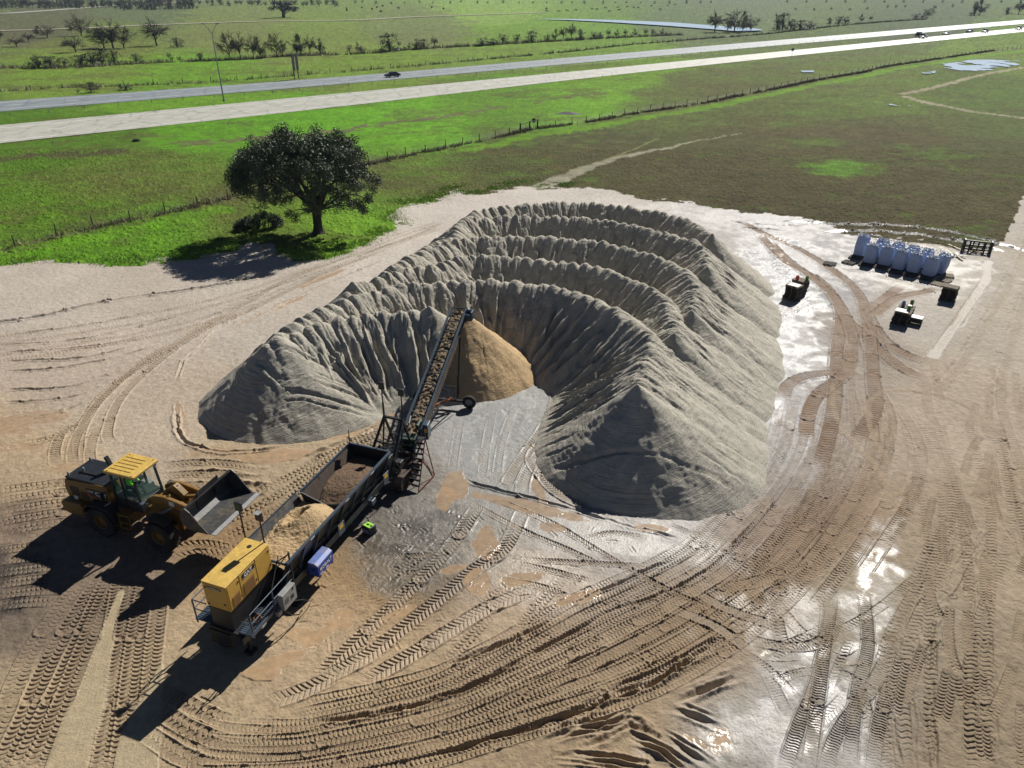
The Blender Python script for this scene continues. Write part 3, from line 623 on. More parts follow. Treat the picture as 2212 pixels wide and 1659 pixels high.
def heap_field(Q, hs, kfun, rib=.56, seed=0, phase=None):
    """overlapping poured cones along Q; returns height, flow coordinates"""
    I0, I1 = np.searchsorted(gxs, [Q[:, 0].min()-9, Q[:, 0].max()+9.5]); J0, J1 = np.searchsorted(gys, [Q[:, 1].min()-8.5, Q[:, 1].max()+8.5]); SL = (slice(J0, J1), slice(I0, I1))
    PXX, PYY = GXX[SL], GYY[SL]; gx_, gy_ = gxs[I0:I1], gys[J0:J1]
    n = len(Q); best = np.full(PXX.shape, -9.0, np.float32); win = np.zeros(PXX.shape, np.int32)
    X = PXX+jx[SL]*.35; Y = PYY+jy[SL]*.35
    for i, (c, h) in enumerate(zip(Q, hs)):
        rr = 9.5
        i0, i1 = np.searchsorted(gx_, [c[0]-rr, c[0]+rr]); j0, j1 = np.searchsorted(gy_, [c[1]-rr, c[1]+rr])
        s = (slice(max(j0,0), max(j1,1)), slice(i0, i1)); dx = X[s]-c[0]; dy = Y[s]-c[1]; r = np.hypot(dx, dy)
        a_ = .08 if i >= n-1 else .34; re_ = np.sqrt(r*r+a_*a_)-.34; z = h-kfun(dx, dy, r)*.9*(re_+.7*(1-np.exp(-np.maximum(re_, -.3)/1.5)))
        m = z > best[s]; best[s] = np.where(m, z, best[s]); win[s] = np.where(m, i, win[s])
    cx = Q[win, 0]; cy = Q[win, 1]; dx = X-cx; dy = Y-cy; r = np.hypot(dx, dy)
    # continuous position along the ridge and side
    nx = np.gradient(Q[:, 0]); ny = np.gradient(Q[:, 1]); L = np.hypot(nx, ny)+1e-9; nx /= L; ny /= L
    al = dx*nx[win]+dy*ny[win]; ac = -dx*ny[win]+dy*nx[win]
    S = win+al/np.maximum(np.hypot(np.gradient(Q[:, 0]), np.gradient(Q[:, 1]))[win], .3)
    # far down a slope the flow lines fan out from the ridge, so use nearest-crest position
    wv = (fbm(PXX*.35, PYY*.35, seed+1, 3)-.5)*2.0
    S2 = S+wv*.8
    fr = S2-np.floor(S2)
    ridge_ = np.where(fr < .80, (fr/.80)**1.6, (1-fr)/.20)               # lopsided shells
    cell = np.floor(S2)
    amp = .5+1.0*_hash(cell, cell*0, seed+4)
    hh = np.clip(best/4.2, 0, 1)
    capped = (win > 0) & (win < n-1)
    inner = sstep(-.3, .6, -np.sign(1.0)*ac)
    A = rib*amp*sstep(.0, .4, hh)*(.12+.88*sstep(.02, .30, 1-hh))*capped*sstep(3.4, .8, np.abs(al))*(inner+(1-inner)*sstep(3.4, .9, r))
    out = best+(ridge_-.5)*A
    # narrow gullies
    g = fbm(S*2.6+wv*.6, r*.16, seed+9, 3); out -= sstep(.60, .75, g)*(.05+.11*inner)*sstep(0, .3, hh)*sstep(.3, 1.5, r)
    # slip terraces
    tt = fbm(PXX*.5, PYY*.5, seed+12, 3)
    out += .011*np.sin(r*2*math.pi/.27+tt*18+al*.8)*sstep(.35, .6, fbm(PXX*.3, PYY*.3, seed+14, 3))*sstep(.0, .2, hh)
    out += (fbm(PXX*2.4, PYY*2.4, seed+15, 4)-.5)*.12*sstep(.0, .3, hh)
    rg = np.abs(fbm(S*3.1+wv, r*.5, seed+21, 4)-.5)*2; out -= (1-sstep(0, .22, rg))*.10*sstep(.05, .5, hh)*capped*(inner+(1-inner)*sstep(3, 1, r))
    return SL, out, r, S
KR = {1: .14, 2: .15, 3: .12, 4: .09, 5: .06, 6: .03}
def kgrey_for(k):
    return lambda dx, dy, r: .82+.12*np.clip(-(dx*.45+dy*.89)/(r+.01), 0, 1)-KR[k]*np.clip(dx/(r+.01), 0, 1)
FIELDS = {}
for k, pts in CR.items():
    P = np.array([G(a, b, RH if k > 1 else 4.7)[:2] for a, b in pts])
    Q, s = smooth_line(P, .98 if k > 1 else 1.05); random.seed(k)
    Q = Q+np.array([[random.uniform(-.15, .15), random.uniform(-.15, .15)] for _ in Q])
    nQ = len(Q); hs = np.array([RH+random.uniform(-.09, .09) for _ in Q])
    lf = np.clip((3.0-np.arange(nQ)*.98)/3.0, 0, 1)*(.3 if k < 3 else 1.0)       # left end sags
    rf = np.clip((2.0-(nQ-1-np.arange(nQ))*.98)/2.0, 0, 1)*(.25 if k == 2 else .4)
    if k == 1: rf = rf*0; hs -= .2
    hs = hs-lf-rf*.7
    FIELDS[k] = heap_field(Q, hs, kgrey_for(k), seed=k*31)
# the fresh tan heap under the belt head
P = G(990, 674, 4.95); Qt = np.array([[P.x+.35, P.y+.1], [P.x+.15, P.y+.05]])
FIELDS[7] = heap_field(Qt, [4.85, 4.75], lambda dx, dy, r: .90-.0*np.clip(dx/(r+.01), 0, 1)+.30*np.clip(-dy/(r+.01), 0, 1), rib=0, seed=400)
def top_of_others(k):
    sl = FIELDS[k][0]; t = np.full(GXX.shape, -9.0, np.float32)
    for q in FIELDS:
        if q != k: t[FIELDS[q][0]] = np.maximum(t[FIELDS[q][0]], FIELDS[q][1])
    return t[sl]
LBL = {1: 'newest grey sand ridge curving left behind the conveyor, ending in a smooth cone', 2: 'scalloped grey sand ridge that ends in the big dark cone nearest the wet pad',
 3: 'third grey sand ridge from the conveyor, with ragged brown broken end', 4: 'fourth grey sand ridge from the conveyor, its end in a small dark peak', 5: 'second grey sand ridge from the back, ending high above a pale slope', 6: 'rearmost grey sand ridge, nearest the brown field'}
order = sorted(FIELDS)
for oi, k in enumerate(order):
    SL, h, r, S = FIELDS[k]; PXX, PYY = GXX[SL], GYY[SL]
    oth = top_of_others(k)
    keep = (h > -.22) & (h > oth-.30)
    q = keep[:-1, :-1] | keep[1:, :-1] | keep[:-1, 1:] | keep[1:, 1:]
    idx = np.arange(PXX.size).reshape(PXX.shape)
    f = np.stack([idx[:-1, :-1], idx[:-1, 1:], idx[1:, 1:], idx[1:, :-1]], -1)[q]
    used = np.zeros(PXX.size, bool); used[f.ravel()] = True; re = np.cumsum(used)-1
    co = np.c_[PXX.ravel(), PYY.ravel(), np.maximum(h, -.3).ravel()][used]
    nm = 'sand_ridge' if k < 7 else 'sand_heap'
    o = link(nm, np_mesh(nm, co, re[f], [M_PILE if k < 7 else M_TAN], True, {'flow': ('FLOAT_VECTOR', np.c_[r.ravel(), (S*1.0).ravel(), np.zeros(PXX.size)][used])}))
    if k < 7: props(o, LBL[k], 'sand pile', 'grey sand ridges poured in arcs')
    else: props(o, 'fresh tan sand heap under the head of the conveyor', 'sand pile')
# ------------------------------------------------------------------ builders
def mat(name, c, rough=.6, metal=0.0, var=.25, scale=6.0, spec=.5, dirt=None, dirt_amt=.5, bump=0.0):
    m, t, b = new_mat(name); c = tuple(x*.8 for x in c); dirt = tuple(x*.8 for x in dirt) if dirt is not None else None
    tc = N(t, 'ShaderNodeTexCoord'); n = N(t, 'ShaderNodeTexNoise', Scale=scale, Detail=6.0, Roughness=.65)
    t.links.new(tc.outputs['Object'], n.inputs['Vector'])
    mr = N(t, 'ShaderNodeMapRange'); mr.inputs[1].default_value = .3; mr.inputs[2].default_value = .7; mr.inputs[3].default_value = 1-var; mr.inputs[4].default_value = 1+var*.6
    t.links.new(n.outputs[0], mr.inputs[0])
    mu = N(t, 'ShaderNodeMix', data_type='RGBA', blend_type='MULTIPLY'); mu.inputs[0].default_value = 1; mu.inputs[6].default_value = (*c, 1)
    t.links.new(mr.outputs[0], mu.inputs[7]); out = mu.outputs[2]
    if dirt is not None:
        n2 = N(t, 'ShaderNodeTexNoise', Scale=scale*.4, Detail=8.0, Roughness=.75); t.links.new(tc.outputs['Object'], n2.inputs['Vector'])
        m3 = N(t, 'ShaderNodeMapRange'); m3.inputs[1].default_value = .48; m3.inputs[2].default_value = .66; m3.inputs[4].default_value = dirt_amt
        t.links.new(n2.outputs[0], m3.inputs[0]); mx = N(t, 'ShaderNodeMix', data_type='RGBA'); mx.inputs[7].default_value = (*dirt, 1)
        t.links.new(m3.outputs[0], mx.inputs[0]); t.links.new(out, mx.inputs[6]); out = mx.outputs[2]
    t.links.new(out, b.inputs['Base Color'])
    r2 = N(t, 'ShaderNodeMapRange'); r2.inputs[3].default_value = max(.05, rough-.12); r2.inputs[4].default_value = min(1, rough+.15)
    t.links.new(n.outputs[0], r2.inputs[0]); t.links.new(r2.outputs[0], b.inputs['Roughness'])
    b.inputs['Metallic'].default_value = metal; b.inputs['Specular IOR Level'].default_value = spec
    if bump:
        bp = N(t, 'ShaderNodeBump', Distance=bump, Strength=1.0); t.links.new(n.outputs[0], bp.inputs['Height']); t.links.new(bp.outputs[0], b.inputs['Normal'])
    return m
MUD = (.20, .15, .10)
K = dict(
 yellow=mat('shaded_machine_yellow', (.23, .12, .014), .5, dirt=MUD, dirt_amt=.35), roofyel=mat('sunlit_roof_yellow', (.66, .44, .10), .5, dirt=(.35, .24, .10), dirt_amt=.3),  # loader body yellow darkened for its shaded side, roof yellow lightened for sun
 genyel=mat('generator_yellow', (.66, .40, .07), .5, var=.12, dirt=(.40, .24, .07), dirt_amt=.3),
 louver=mat('louver_brown', (.26, .13, .03), .7, scale=20), black=mat('black_paint', (.012, .013, .016), .5, dirt=(.05, .04, .03), dirt_amt=.5),
 steel=mat('dark_steel', (.012, .016, .022), .45, dirt=(.035, .03, .024), dirt_amt=.5), bluesteel=mat('blue_steel', (.045, .075, .11), .4, dirt=(.10, .08, .06), dirt_amt=.4),
 worn=mat('worn_steel', (.075, .078, .082), .45, metal=.3, dirt=(.22, .18, .12), dirt_amt=.7), bright=mat('polished_edge', (.62, .62, .60), .35, metal=.5, var=.15),
 rust=mat('rusty_plate', (.06, .042, .032), .8, dirt=(.12, .08, .05), dirt_amt=.7), rubber=mat('tyre_rubber', (.012, .012, .013), .85, dirt=(.08, .06, .045), dirt_amt=.6, scale=5),
 glass=mat('cab_glass', (.02, .05, .045), .08, spec=.6, var=.1), white=mat('white_panel', (.55, .56, .55), .5, dirt=(.3, .27, .22), dirt_amt=.4), grey=mat('grey_panel', (.30, .31, .31), .5),
 hivis=mat('hi_vis_green', (.22, .85, .03), .8, var=.15), skin=mat('skin', (.42, .25, .17), .6, var=.05), cloth=mat('dark_cloth', (.02, .025, .04), .9), blue=mat('blue_paint', (.02, .07, .48), .4, dirt=(.10, .10, .12), dirt_amt=.3),
 bluetop=mat('dusty_blue', (.13, .20, .50), .5, dirt=(.34, .25, .2), dirt_amt=.7, scale=4), red=mat('red_paint', (.55, .03, .02), .45), darkred=mat('dark_red_paint', (.16, .02, .02), .5), green=mat('green_plastic', (.02, .19, .03), .45),
 lime=mat('lime_plastic', (.35, .75, .06), .5), wood=mat('weathered_wood', (.26, .22, .16), .85, scale=12, var=.4), darkwood=mat('old_pallet_wood', (.065, .055, .045), .9, scale=12, var=.4), lightwood=mat('pale_board', (.55, .48, .36), .8, scale=10),
 bag=mat('woven_bag_skylit', (.42, .54, .80), .75, var=.10, scale=5, dirt=(.45, .42, .38), dirt_amt=.25), bagin=mat('bag_liner', (.62, .68, .80), .45, var=.1), post=mat('fence_post', (.045, .04, .035), .9, scale=3), wire=mat('fence_wire', (.10, .10, .10), .6),  # bag weave is white; blue skylit shade is put into its colour
 galv=mat('galvanised', (.26, .29, .30), .45, metal=.3), sign=mat('sign_back', (.16, .24, .26), .5), label_w=mat('label_white', (.75, .75, .74), .5, var=.05), label_y=mat('label_yellow', (.70, .45, .02), .5, var=.05), label_b=mat('label_black', (.015, .015, .015), .5, var=.05),
 orange=mat('orange_beam', (.5, .18, .06), .7), carwin=mat('car_glass', (.015, .02, .025), .07, spec=.7), hay=mat('hay', (.30, .25, .13), .95, scale=5, bump=.05), hide=mat('cow_hide', (.015, .012, .012), .8), darkgreen=mat('dark_green_panel', (.03, .06, .035), .5))
class MB:
    def __init__(s): s.v = []; s.f = []
    def _add(s, v, f):
        k = len(s.v); s.v += [tuple(p) for p in v]; s.f += [tuple(i+k for i in q) for q in f]; return s
    def box(s, x0, x1, y0, y1, z0, z1, b=0.0):
        x0, x1 = min(x0, x1), max(x0, x1); y0, y1 = min(y0, y1), max(y0, y1); z0, z1 = min(z0, z1), max(z0, z1)
        if b <= 0:
            v = [(x, y, z) for z in (z0, z1) for y in (y0, y1) for x in (x0, x1)]
            return s._add(v, [(0, 2, 3, 1), (4, 5, 7, 6), (0, 1, 5, 4), (2, 6, 7, 3), (0, 4, 6, 2), (1, 3, 7, 5)])
        bm = bmesh.new(); bmesh.ops.create_cube(bm, size=1, matrix=Matrix.Translation(((x0+x1)/2, (y0+y1)/2, (z0+z1)/2)) @ Matrix.Diagonal((x1-x0, y1-y0, z1-z0, 1)))
        bmesh.ops.bevel(bm, geom=bm.edges[:], offset=b, segments=2, affect='EDGES', profile=.5)
        return s.bm(bm)
    def bm(s, bm):
        bm.verts.index_update(); s._add([v.co for v in bm.verts], [[v.index for v in f.verts] for f in bm.faces]); bm.free(); return s
    def frame(s, p, q, up=(0, 0, 1)):
        p = Vector(p); q = Vector(q); d = (q-p).normalized(); u = Vector(up)
        if abs(d.dot(u)) > .98: u = Vector((1, 0, 0))
        a = d.cross(u).normalized(); return p, q, a, a.cross(d).normalized()
    def beam(s, p, q, w, h, up=(0, 0, 1)):
        p, q, a, b = s.frame(p, q, up); v = [e+a*(w/2*i)+b*(h/2*j) for e in (p, q) for i, j in ((-1, -1), (1, -1), (1, 1), (-1, 1))]
        return s._add(v, [(3, 2, 1, 0), (4, 5, 6, 7), (0, 1, 5, 4), (1, 2, 6, 5), (2, 3, 7, 6), (3, 0, 4, 7)])
    def tube(s, p, q, r, n=8, r2=None):
        p, q, a, b = s.frame(p, q); r2 = r if r2 is None else r2
        v = [e+a*(rr*math.cos(2*math.pi*i/n))+b*(rr*math.sin(2*math.pi*i/n)) for e, rr in ((p, r), (q, r2)) for i in range(n)]
        return s._add(v, [(i, (i+1) % n, n+(i+1) % n, n+i) for i in range(n)]+[tuple(range(n))[::-1], tuple(range(n, 2*n))])
    def path(s, pts, r, n=6):
        for a, b in zip(pts[:-1], pts[1:]): s.tube(a, b, r, n)
        return s
    def prism(s, prof, y0, y1, b=0.0):
        """profile in x,z extruded along y"""
        n = len(prof); v = [(x, y0, z) for x, z in prof]+[(x, y1, z) for x, z in prof]
        f = [tuple(range(n)), tuple(range(n, 2*n))[::-1]]+[(i, n+i, n+(i+1) % n, (i+1) % n) for i in range(n)]
        if b:
            bm = bmesh.new(); vs = [bm.verts.new(p) for p in v]
            for q in f: bm.faces.new([vs[i] for i in q])
            bmesh.ops.recalc_face_normals(bm, faces=bm.faces[:]); bmesh.ops.bevel(bm, geom=bm.edges[:], offset=b, segments=2, affect='EDGES', profile=.5)
            return s.bm(bm)
        return s._add(v, f)
    def lathe(s, prof, c, axis, n=28):
        """profile [(r, t)] round an axis through c; t runs along the axis"""
        c = Vector(c); ax = Vector(axis).normalized(); u = Vector((0, 0, 1)) if abs(ax.z) < .9 else Vector((1, 0, 0)); a = ax.cross(u).normalized(); b = a.cross(ax)
        k = len(prof); v = [c+ax*t+(a*math.cos(2*math.pi*i/n)+b*math.sin(2*math.pi*i/n))*r for i in range(n) for r, t in prof]
        f = [(i*k+j, i*k+j+1, ((i+1) % n)*k+j+1, ((i+1) % n)*k+j) for i in range(n) for j in range(k-1)]
        return s._add(v, f)
    def build(s, name, m, parent=None, smooth=False, label=None, cat=None, group=None, kind=None):
        me = bpy.data.meshes.new(name); me.from_pydata(s.v, [], s.f)
        for mm in (m if isinstance(m, (list, tuple)) else [m]): me.materials.append(mm)
        bm = bmesh.new(); bm.from_mesh(me); bmesh.ops.recalc_face_normals(bm, faces=bm.faces[:]); bm.to_mesh(me); bm.free()
        if smooth:
            me.polygons.foreach_set('use_smooth', [True]*len(me.polygons))
            try: me.set_sharp_from_angle(angle=R(38))
            except Exception: pass
        return props(link(name, me, parent), label, cat, group, kind)
def copy_tree(o, parent=None):
    c = o.copy(); COL.objects.link(c); c.parent = parent
    for ch in [x for x in COL.objects if x.parent is o]: copy_tree(ch, c)
    return c
def text(s, size, m, parent, loc, rot, name='lettering', ext=.004, ax='CENTER', sx=1.0, bold=.012):
    cu = bpy.data.curves.new(name, 'FONT'); cu.body = s; cu.size = size; cu.extrude = ext; cu.align_x = ax; cu.align_y = 'CENTER'; cu.offset = bold*size; cu.resolution_u = 3
    o = bpy.data.objects.new(name, cu); COL.objects.link(o); dg = bpy.context.evaluated_depsgraph_get(); me = bpy.data.meshes.new_from_object(o.evaluated_get(dg)); me.name = name
    bpy.data.objects.remove(o); bpy.data.curves.remove(cu); me.materials.clear(); me.materials.append(m)
    r = link(name, me, parent); r.location = loc; r.rotation_euler = rot; r.scale = (sx, 1, 1); return r
def blob(name, f, nx, ny, x0, x1, y0, y1, m, parent=None, skirt=None, ymap=None):
    """height sheet z=f(x,y) with skirts: heaps of sand"""
    xs = np.linspace(x0, x1, nx); ys = np.linspace(y0, y1, ny); X, Y = np.meshgrid(xs, ys); Z = f(X, Y)
    if skirt is not None: Z[0, :] = Z[-1, :] = skirt; Z[:, 0] = Z[:, -1] = skirt
    if ymap is not None: t = (Y-y0)/(y1-y0); a, c = ymap(Z); Y = a+(c-a)*t
    i = np.arange(nx*ny).reshape(ny, nx); F = np.stack([i[:-1, :-1], i[:-1, 1:], i[1:, 1:], i[1:, :-1]], -1).reshape(-1, 4)
    return link(name, np_mesh(name, np.c_[X.ravel(), Y.ravel(), Z.ravel()], F, [m], True, {'flow': ('FLOAT_VECTOR', np.c_[np.hypot(X-X.mean(), Y-Y.mean()).ravel(), (X+Y).ravel(), 0*X.ravel()])}), parent)
def wheel(mb_t, mb_r, c, r, w, ax=(0, 1, 0), lugs=0, rim=.5, side=1):
    """tyre into mb_t, rim into mb_r; side = which way the dished face looks"""
    rr = r*rim
    mb_t.lathe([(rr, -w*.42), (r*.80, -w*.5), (r*.95, -w*.46), (r, -w*.33), (r, w*.33), (r*.95, w*.46), (r*.80, w*.5), (rr, w*.42)], c, ax, 36)
    c = Vector(c); a = Vector(ax).normalized(); u = Vector((0, 0, 1)); v = a.cross(u)
    for i in range(lugs):
        for sgn in (-1, 1):
            t = 2*math.pi*(i+.25*sgn)/lugs; d = u*math.cos(t)+v*math.sin(t); t2 = t+.16; d2 = u*math.cos(t2)+v*math.sin(t2)
            mb_t.beam(c+d*(r*1.015)+a*(sgn*w*.04), c+d2*(r*.99)+a*(sgn*w*.47), r*.075, r*.07, up=d)
    mb_r.lathe([(rr*1.02, w*.40*side), (rr*.93, w*.36*side), (rr*.9, w*.12*side), (rr*.5, w*.10*side), (rr*.42, w*.22*side), (.001, w*.24*side)], c, ax, 28)
    mb_r.lathe([(rr*1.02, -w*.40*side), (rr*.9, -w*.3*side), (.001, -w*.1*side)], c, ax, 28)
    for i in range(8):
        t = 2*math.pi*i/8; d = u*math.cos(t)+v*math.sin(t); mb_r.tube(c+d*rr*.66+a*(w*.1*side), c+d*rr*.66+a*(w*.15*side), rr*.05, 6)

# ------------------------------------------------------------------ wheel loader
def loader():
    th = R(-19); l = Vector((-math.sin(th), math.cos(th), 0)); c = Vector((-21.02, 29.33, 0))+l*1.50
    T = thing('wheel_loader', 'yellow articulated wheel loader with its bucket raised, beside the sand hopper', 'loader', c, th)
    B = lambda: MB()
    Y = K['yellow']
    rr = .86
    for x in (0, 3.65):
        for s in (-1, 1):
            t, r = MB(), MB(); wheel(t, r, (x, s*1.22, rr), rr, .62, (0, 1, 0), 20, .48, s)
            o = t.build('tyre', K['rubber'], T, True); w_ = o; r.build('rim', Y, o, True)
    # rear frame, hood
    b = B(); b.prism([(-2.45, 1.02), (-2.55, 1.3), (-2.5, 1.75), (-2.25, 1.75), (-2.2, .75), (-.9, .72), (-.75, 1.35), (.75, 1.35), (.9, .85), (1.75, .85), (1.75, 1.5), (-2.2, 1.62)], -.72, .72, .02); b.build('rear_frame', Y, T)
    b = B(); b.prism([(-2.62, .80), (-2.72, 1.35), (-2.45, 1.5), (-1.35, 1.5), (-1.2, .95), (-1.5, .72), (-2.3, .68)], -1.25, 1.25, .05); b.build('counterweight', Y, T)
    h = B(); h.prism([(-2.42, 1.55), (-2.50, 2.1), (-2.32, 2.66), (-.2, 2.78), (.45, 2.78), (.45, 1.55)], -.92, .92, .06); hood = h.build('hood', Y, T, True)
    g = B()
    for k in range(7): g.box(-2.515, -2.49, -.7, .7, 1.7+k*.1, 1.75+k*.1)
    g.box(-2.3, .4, -.86, .86, 2.69, 2.80, .03); g.box(-1.9, -.6, -.35, .35, 2.79, 2.86, .02); g.build('hood_cover', K['steel'], hood)
    g = B(); g.box(-2.1, -1.55, -.935, -.915, 1.75, 2.3, .004); g.box(-1.45, -.95, -.93, -.915, 1.65, 2.1)
    for k in range(6): g.box(-2.05, -1.6, -.942, -.93, 1.8+k*.08, 1.83+k*.08)
    g.build('side_grille', K['black'], hood)
    d = B(); d.box(-.98, .35, -.935, -.916, 1.98, 2.42); db = d.build('decal_panel', K['label_b'], hood)
    d = B(); d.prism([(-.98, 1.98), (-.98, 2.2), (-.72, 1.98)], -.939, -.936); d.build('decal_stripe', K['red'], hood)
    text('950M', .17, K['label_w'], hood, (-.72, -.945, 2.26), (math.pi/2, 0, 0)); text('CAT', .34, K['label_w'], hood, (-.05, -.945, 2.19), (math.pi/2, 0, 0), sx=1.1, bold=.03)
    d = B(); d.prism([(-.22, 2.0), (.12, 2.0), (-.05, 2.14)], -.952, -.948); d.build('decal_stripe', K['label_y'], hood)
    d = B(); d.box(-2.0, -1.75, -.944, -.936, 1.5, 1.72); d.build('sticker', K['label_w'], hood)
    e = B(); e.tube((-.35, .35, 2.75), (-.38, .35, 3.2), .10, 12); e.beam((-.38, .35, 3.15), (-.55, .35, 3.62), .2, .14); e.build('exhaust_stack', K['black'], hood)
    
    for q in ((-1.7, -.2, 2.8), (-2.2, .7, 2.75), (-2.2, -.7, 2.75)): e = B(); e.tube(q, (q[0], q[1], q[2]+.2), .055, 12); e.lathe([(.055, .2), (.04, .24), (.001, .26)], q, (0, 0, 1), 12); e.build('hood_lamp', K['grey'], hood)
    # fenders, steps, mirrors
    for s in (-1, 1):
        f = B(); f.prism([(-1.0, 1.25), (-.86, 1.62), (-.55, 1.86), (.55, 1.88), (.86, 1.62), (1.0, 1.2), (.94, 1.2), (.8, 1.56), (.5, 1.8), (-.5, 1.8), (-.8, 1.56), (-.94, 1.25)], s*.95, s*1.5); f.build('fender', K['steel'], T)
        f = B(); f.prism([(2.75, 1.5), (2.95, 1.82), (3.3, 1.95), (4.05, 1.95), (4.35, 1.8), (4.3, 1.74), (4.0, 1.89), (3.35, 1.89), (3.0, 1.77), (2.8, 1.46)], s*.95, s*1.5); f.build('fender', K['steel'], T)
        f = B(); f.box(1.0, 1.75, s*.8, s*1.25, 1.45, 1.52); f.box(1.05, 1.7, s*1.0, s*1.3, 1.05, 1.1); f.box(1.1, 1.65, s*1.05, s*1.3, .7, .75)
        for x in (1.05, 1.7): f.beam((x, s*1.22, .68), (x, s*1.15, 1.5), .04, .04)
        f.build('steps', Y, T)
        f = B(); f.path([(.9, s*.8, 2.7), (.6, s*1.25, 2.75), (.55, s*1.3, 2.4)], .02); f.box(.5, .56, s*1.2, s*1.42, 2.3, 2.75, .02); f.build('mirror', K['black'], T)
    # cab: posts, glass, roof
    x0, x1, y0 = .62, 2.3, .74
    cb = B(); cb.prism([(x0, 1.5), (x0, 2.25), (1.15, 2.2), (1.9, 2.15), (x1, 2.1), (x1, 1.5)], -y0, y0, .03)
    for s in (-1, 1):
        for a, bb in (((x0, 1.5), (x0+.12, 3.62)), ((1.35, 1.6), (1.35, 3.6)), ((x1, 1.6), (x1-.12, 3.62))): cb.beam((a[0], s*y0*.98, a[1]), (bb[0], s*(y0-.06), bb[1]), .09, .09)
    cb.beam((x1-.1, -.7, 3.6), (x1-.1, .7, 3.6), .08, .08); cb.beam((x0+.1, -.7, 3.6), (x0+.1, .7, 3.6), .08, .08); cab = cb.build('cab', K['black'], T)
    ro = B(); ro.box(x0-.12, x1+.1, -.86, .86, 3.64, 3.80, .05)
    for k in range(5): ro.box(x0+.1+.05*abs(k-2)*0, x1-.35, -.55+k*.26, -.50+k*.26, 3.80, 3.825)
    ro.prism([(x0+.05, 3.80), (x0+.05, 3.83), (x0+.1, 3.83), (x0+.1, 3.80)], -.6, .6)
    for a, b_ in ((x0+.1, -.75), (x1-.1, -.75), (x0+.1, .75), (x1-.1, .75)): ro.tube((a, b_, 3.8), (a, b_, 3.83), .04, 8)
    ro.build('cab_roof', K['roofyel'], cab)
    gm, gt, gb = new_mat('clear_glass'); gb.inputs['Base Color'].default_value = (.25, .6, .45, 1); gb.inputs['Alpha'].default_value = .06; gb.inputs['Roughness'].default_value = .03
    K['clear'] = gm
    gl = B()
    for s in (-1, 1): gl.prism([(x0+.03, 2.28), (x0+.12, 3.55), (x1-.14, 3.55), (x1-.03, 2.15)], s*(y0-.02), s*(y0-.03))
    gl.beam((x1+.0, -.0, 2.15), (x1-.11, 0, 3.58), 1.4, .012, up=(1, 0, 0)); gl.beam((x0+.0, 0, 2.2), (x0+.11, 0, 3.58), 1.4, .012, up=(1, 0, 0)); gl.build('window', gm, cab)
    se = B(); se.box(.95, 1.4, -.26, .26, 2.0, 2.3, .05); se.box(.88, 1.02, -.25, .25, 2.25, 3.0, .05); se.box(1.0, 1.4, .3, .42, 2.3, 2.45, .02); se.box(1.0, 1.4, -.42, -.3, 2.3, 2.45, .02); se.build('seat', K['cloth'], cab)
    se = B(); se.beam((2.0, 0, 1.9), (1.8, 0, 2.6), .1, .1); se.lathe([(.2, -.02), (.22, 0), (.2, .02), (.18, 0), (.2, -.02)], (1.74, 0, 2.68), (-.5, 0, .85), 20); se.build('steering_wheel', K['black'], cab)
    se = B()
    for s in (-1, 1):
        for xa in (2.28, x0-.01): se = B(); se.box(xa-.05, xa+.05, s*.55, s*.75, 3.45, 3.6, .02); se.build('work_lamp', K['white'], cab)
    # front frame and arms
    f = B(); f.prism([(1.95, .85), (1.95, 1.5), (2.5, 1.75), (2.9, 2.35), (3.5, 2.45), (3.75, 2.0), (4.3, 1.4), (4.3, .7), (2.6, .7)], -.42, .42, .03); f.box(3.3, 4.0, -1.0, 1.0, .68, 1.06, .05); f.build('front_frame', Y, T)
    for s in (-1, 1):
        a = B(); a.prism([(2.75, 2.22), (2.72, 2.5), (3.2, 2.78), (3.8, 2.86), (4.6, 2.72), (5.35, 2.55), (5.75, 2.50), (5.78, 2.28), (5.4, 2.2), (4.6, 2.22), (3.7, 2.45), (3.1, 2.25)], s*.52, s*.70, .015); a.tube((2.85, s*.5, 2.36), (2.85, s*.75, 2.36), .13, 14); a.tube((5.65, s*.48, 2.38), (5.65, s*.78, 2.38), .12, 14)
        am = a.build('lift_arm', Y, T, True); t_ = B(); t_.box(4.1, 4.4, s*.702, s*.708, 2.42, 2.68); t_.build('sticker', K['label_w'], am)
        a = B(); a.tube((2.7, s*.5, 1.25), (3.6, s*.56, 1.85), .09, 12); a.tube((3.6, s*.56, 1.85), (4.35, s*.6, 2.4), .05, 10); a.build('hydraulic_ram', K['grey'], T, True)
        a = B(); a.box(2.55, 2.75, s*.85, s*1.1, 2.25, 2.42, .03); a.beam((2.65, s*.5, 2.1), (2.65, s*.95, 2.25), .05, .05); a.build('headlamp', K['bluesteel'], T)
    a = B(); a.prism([(3.9, 2.35), (3.8, 3.05), (4.05, 3.25), (4.25, 3.1), (4.6, 2.75), (4.4, 2.3)], -.16, .16, .02); a.tube((3.2, 0, 2.5), (4.0, 0, 3.1), .11, 12); a.tube((4.0, 0, 3.1), (4.2, 0, 3.15), .06); a.beam((4.3, 0, 2.5), (5.7, 0, 2.95), .14, .16); a.box(4.35, 4.75, -.55, .55, 2.3, 2.5, .03); a.build('bell_crank', Y, T)
    a = B()
    for k in range(6): a.path([(3.1+.05*k, -.3+.1*k, 2.4), (3.5, -.3+.12*k, 2.75), (4.1, -.2+.08*k, 2.7), (4.5, -.3+.1*k, 2.35)], .022)
    a.build('hoses', K['black'], T)
    # bucket
    W2 = 1.66
    prof = [(7.45, 2.28), (6.6, 2.26), (6.1, 2.30), (5.88, 2.48), (5.80, 2.75), (5.82, 3.05), (5.95, 3.32), (6.08, 3.42)]
    b = B(); n = len(prof); out = [(x-.05, z-.05) for x, z in prof]
    b.prism(prof+out[::-1], -W2, W2)
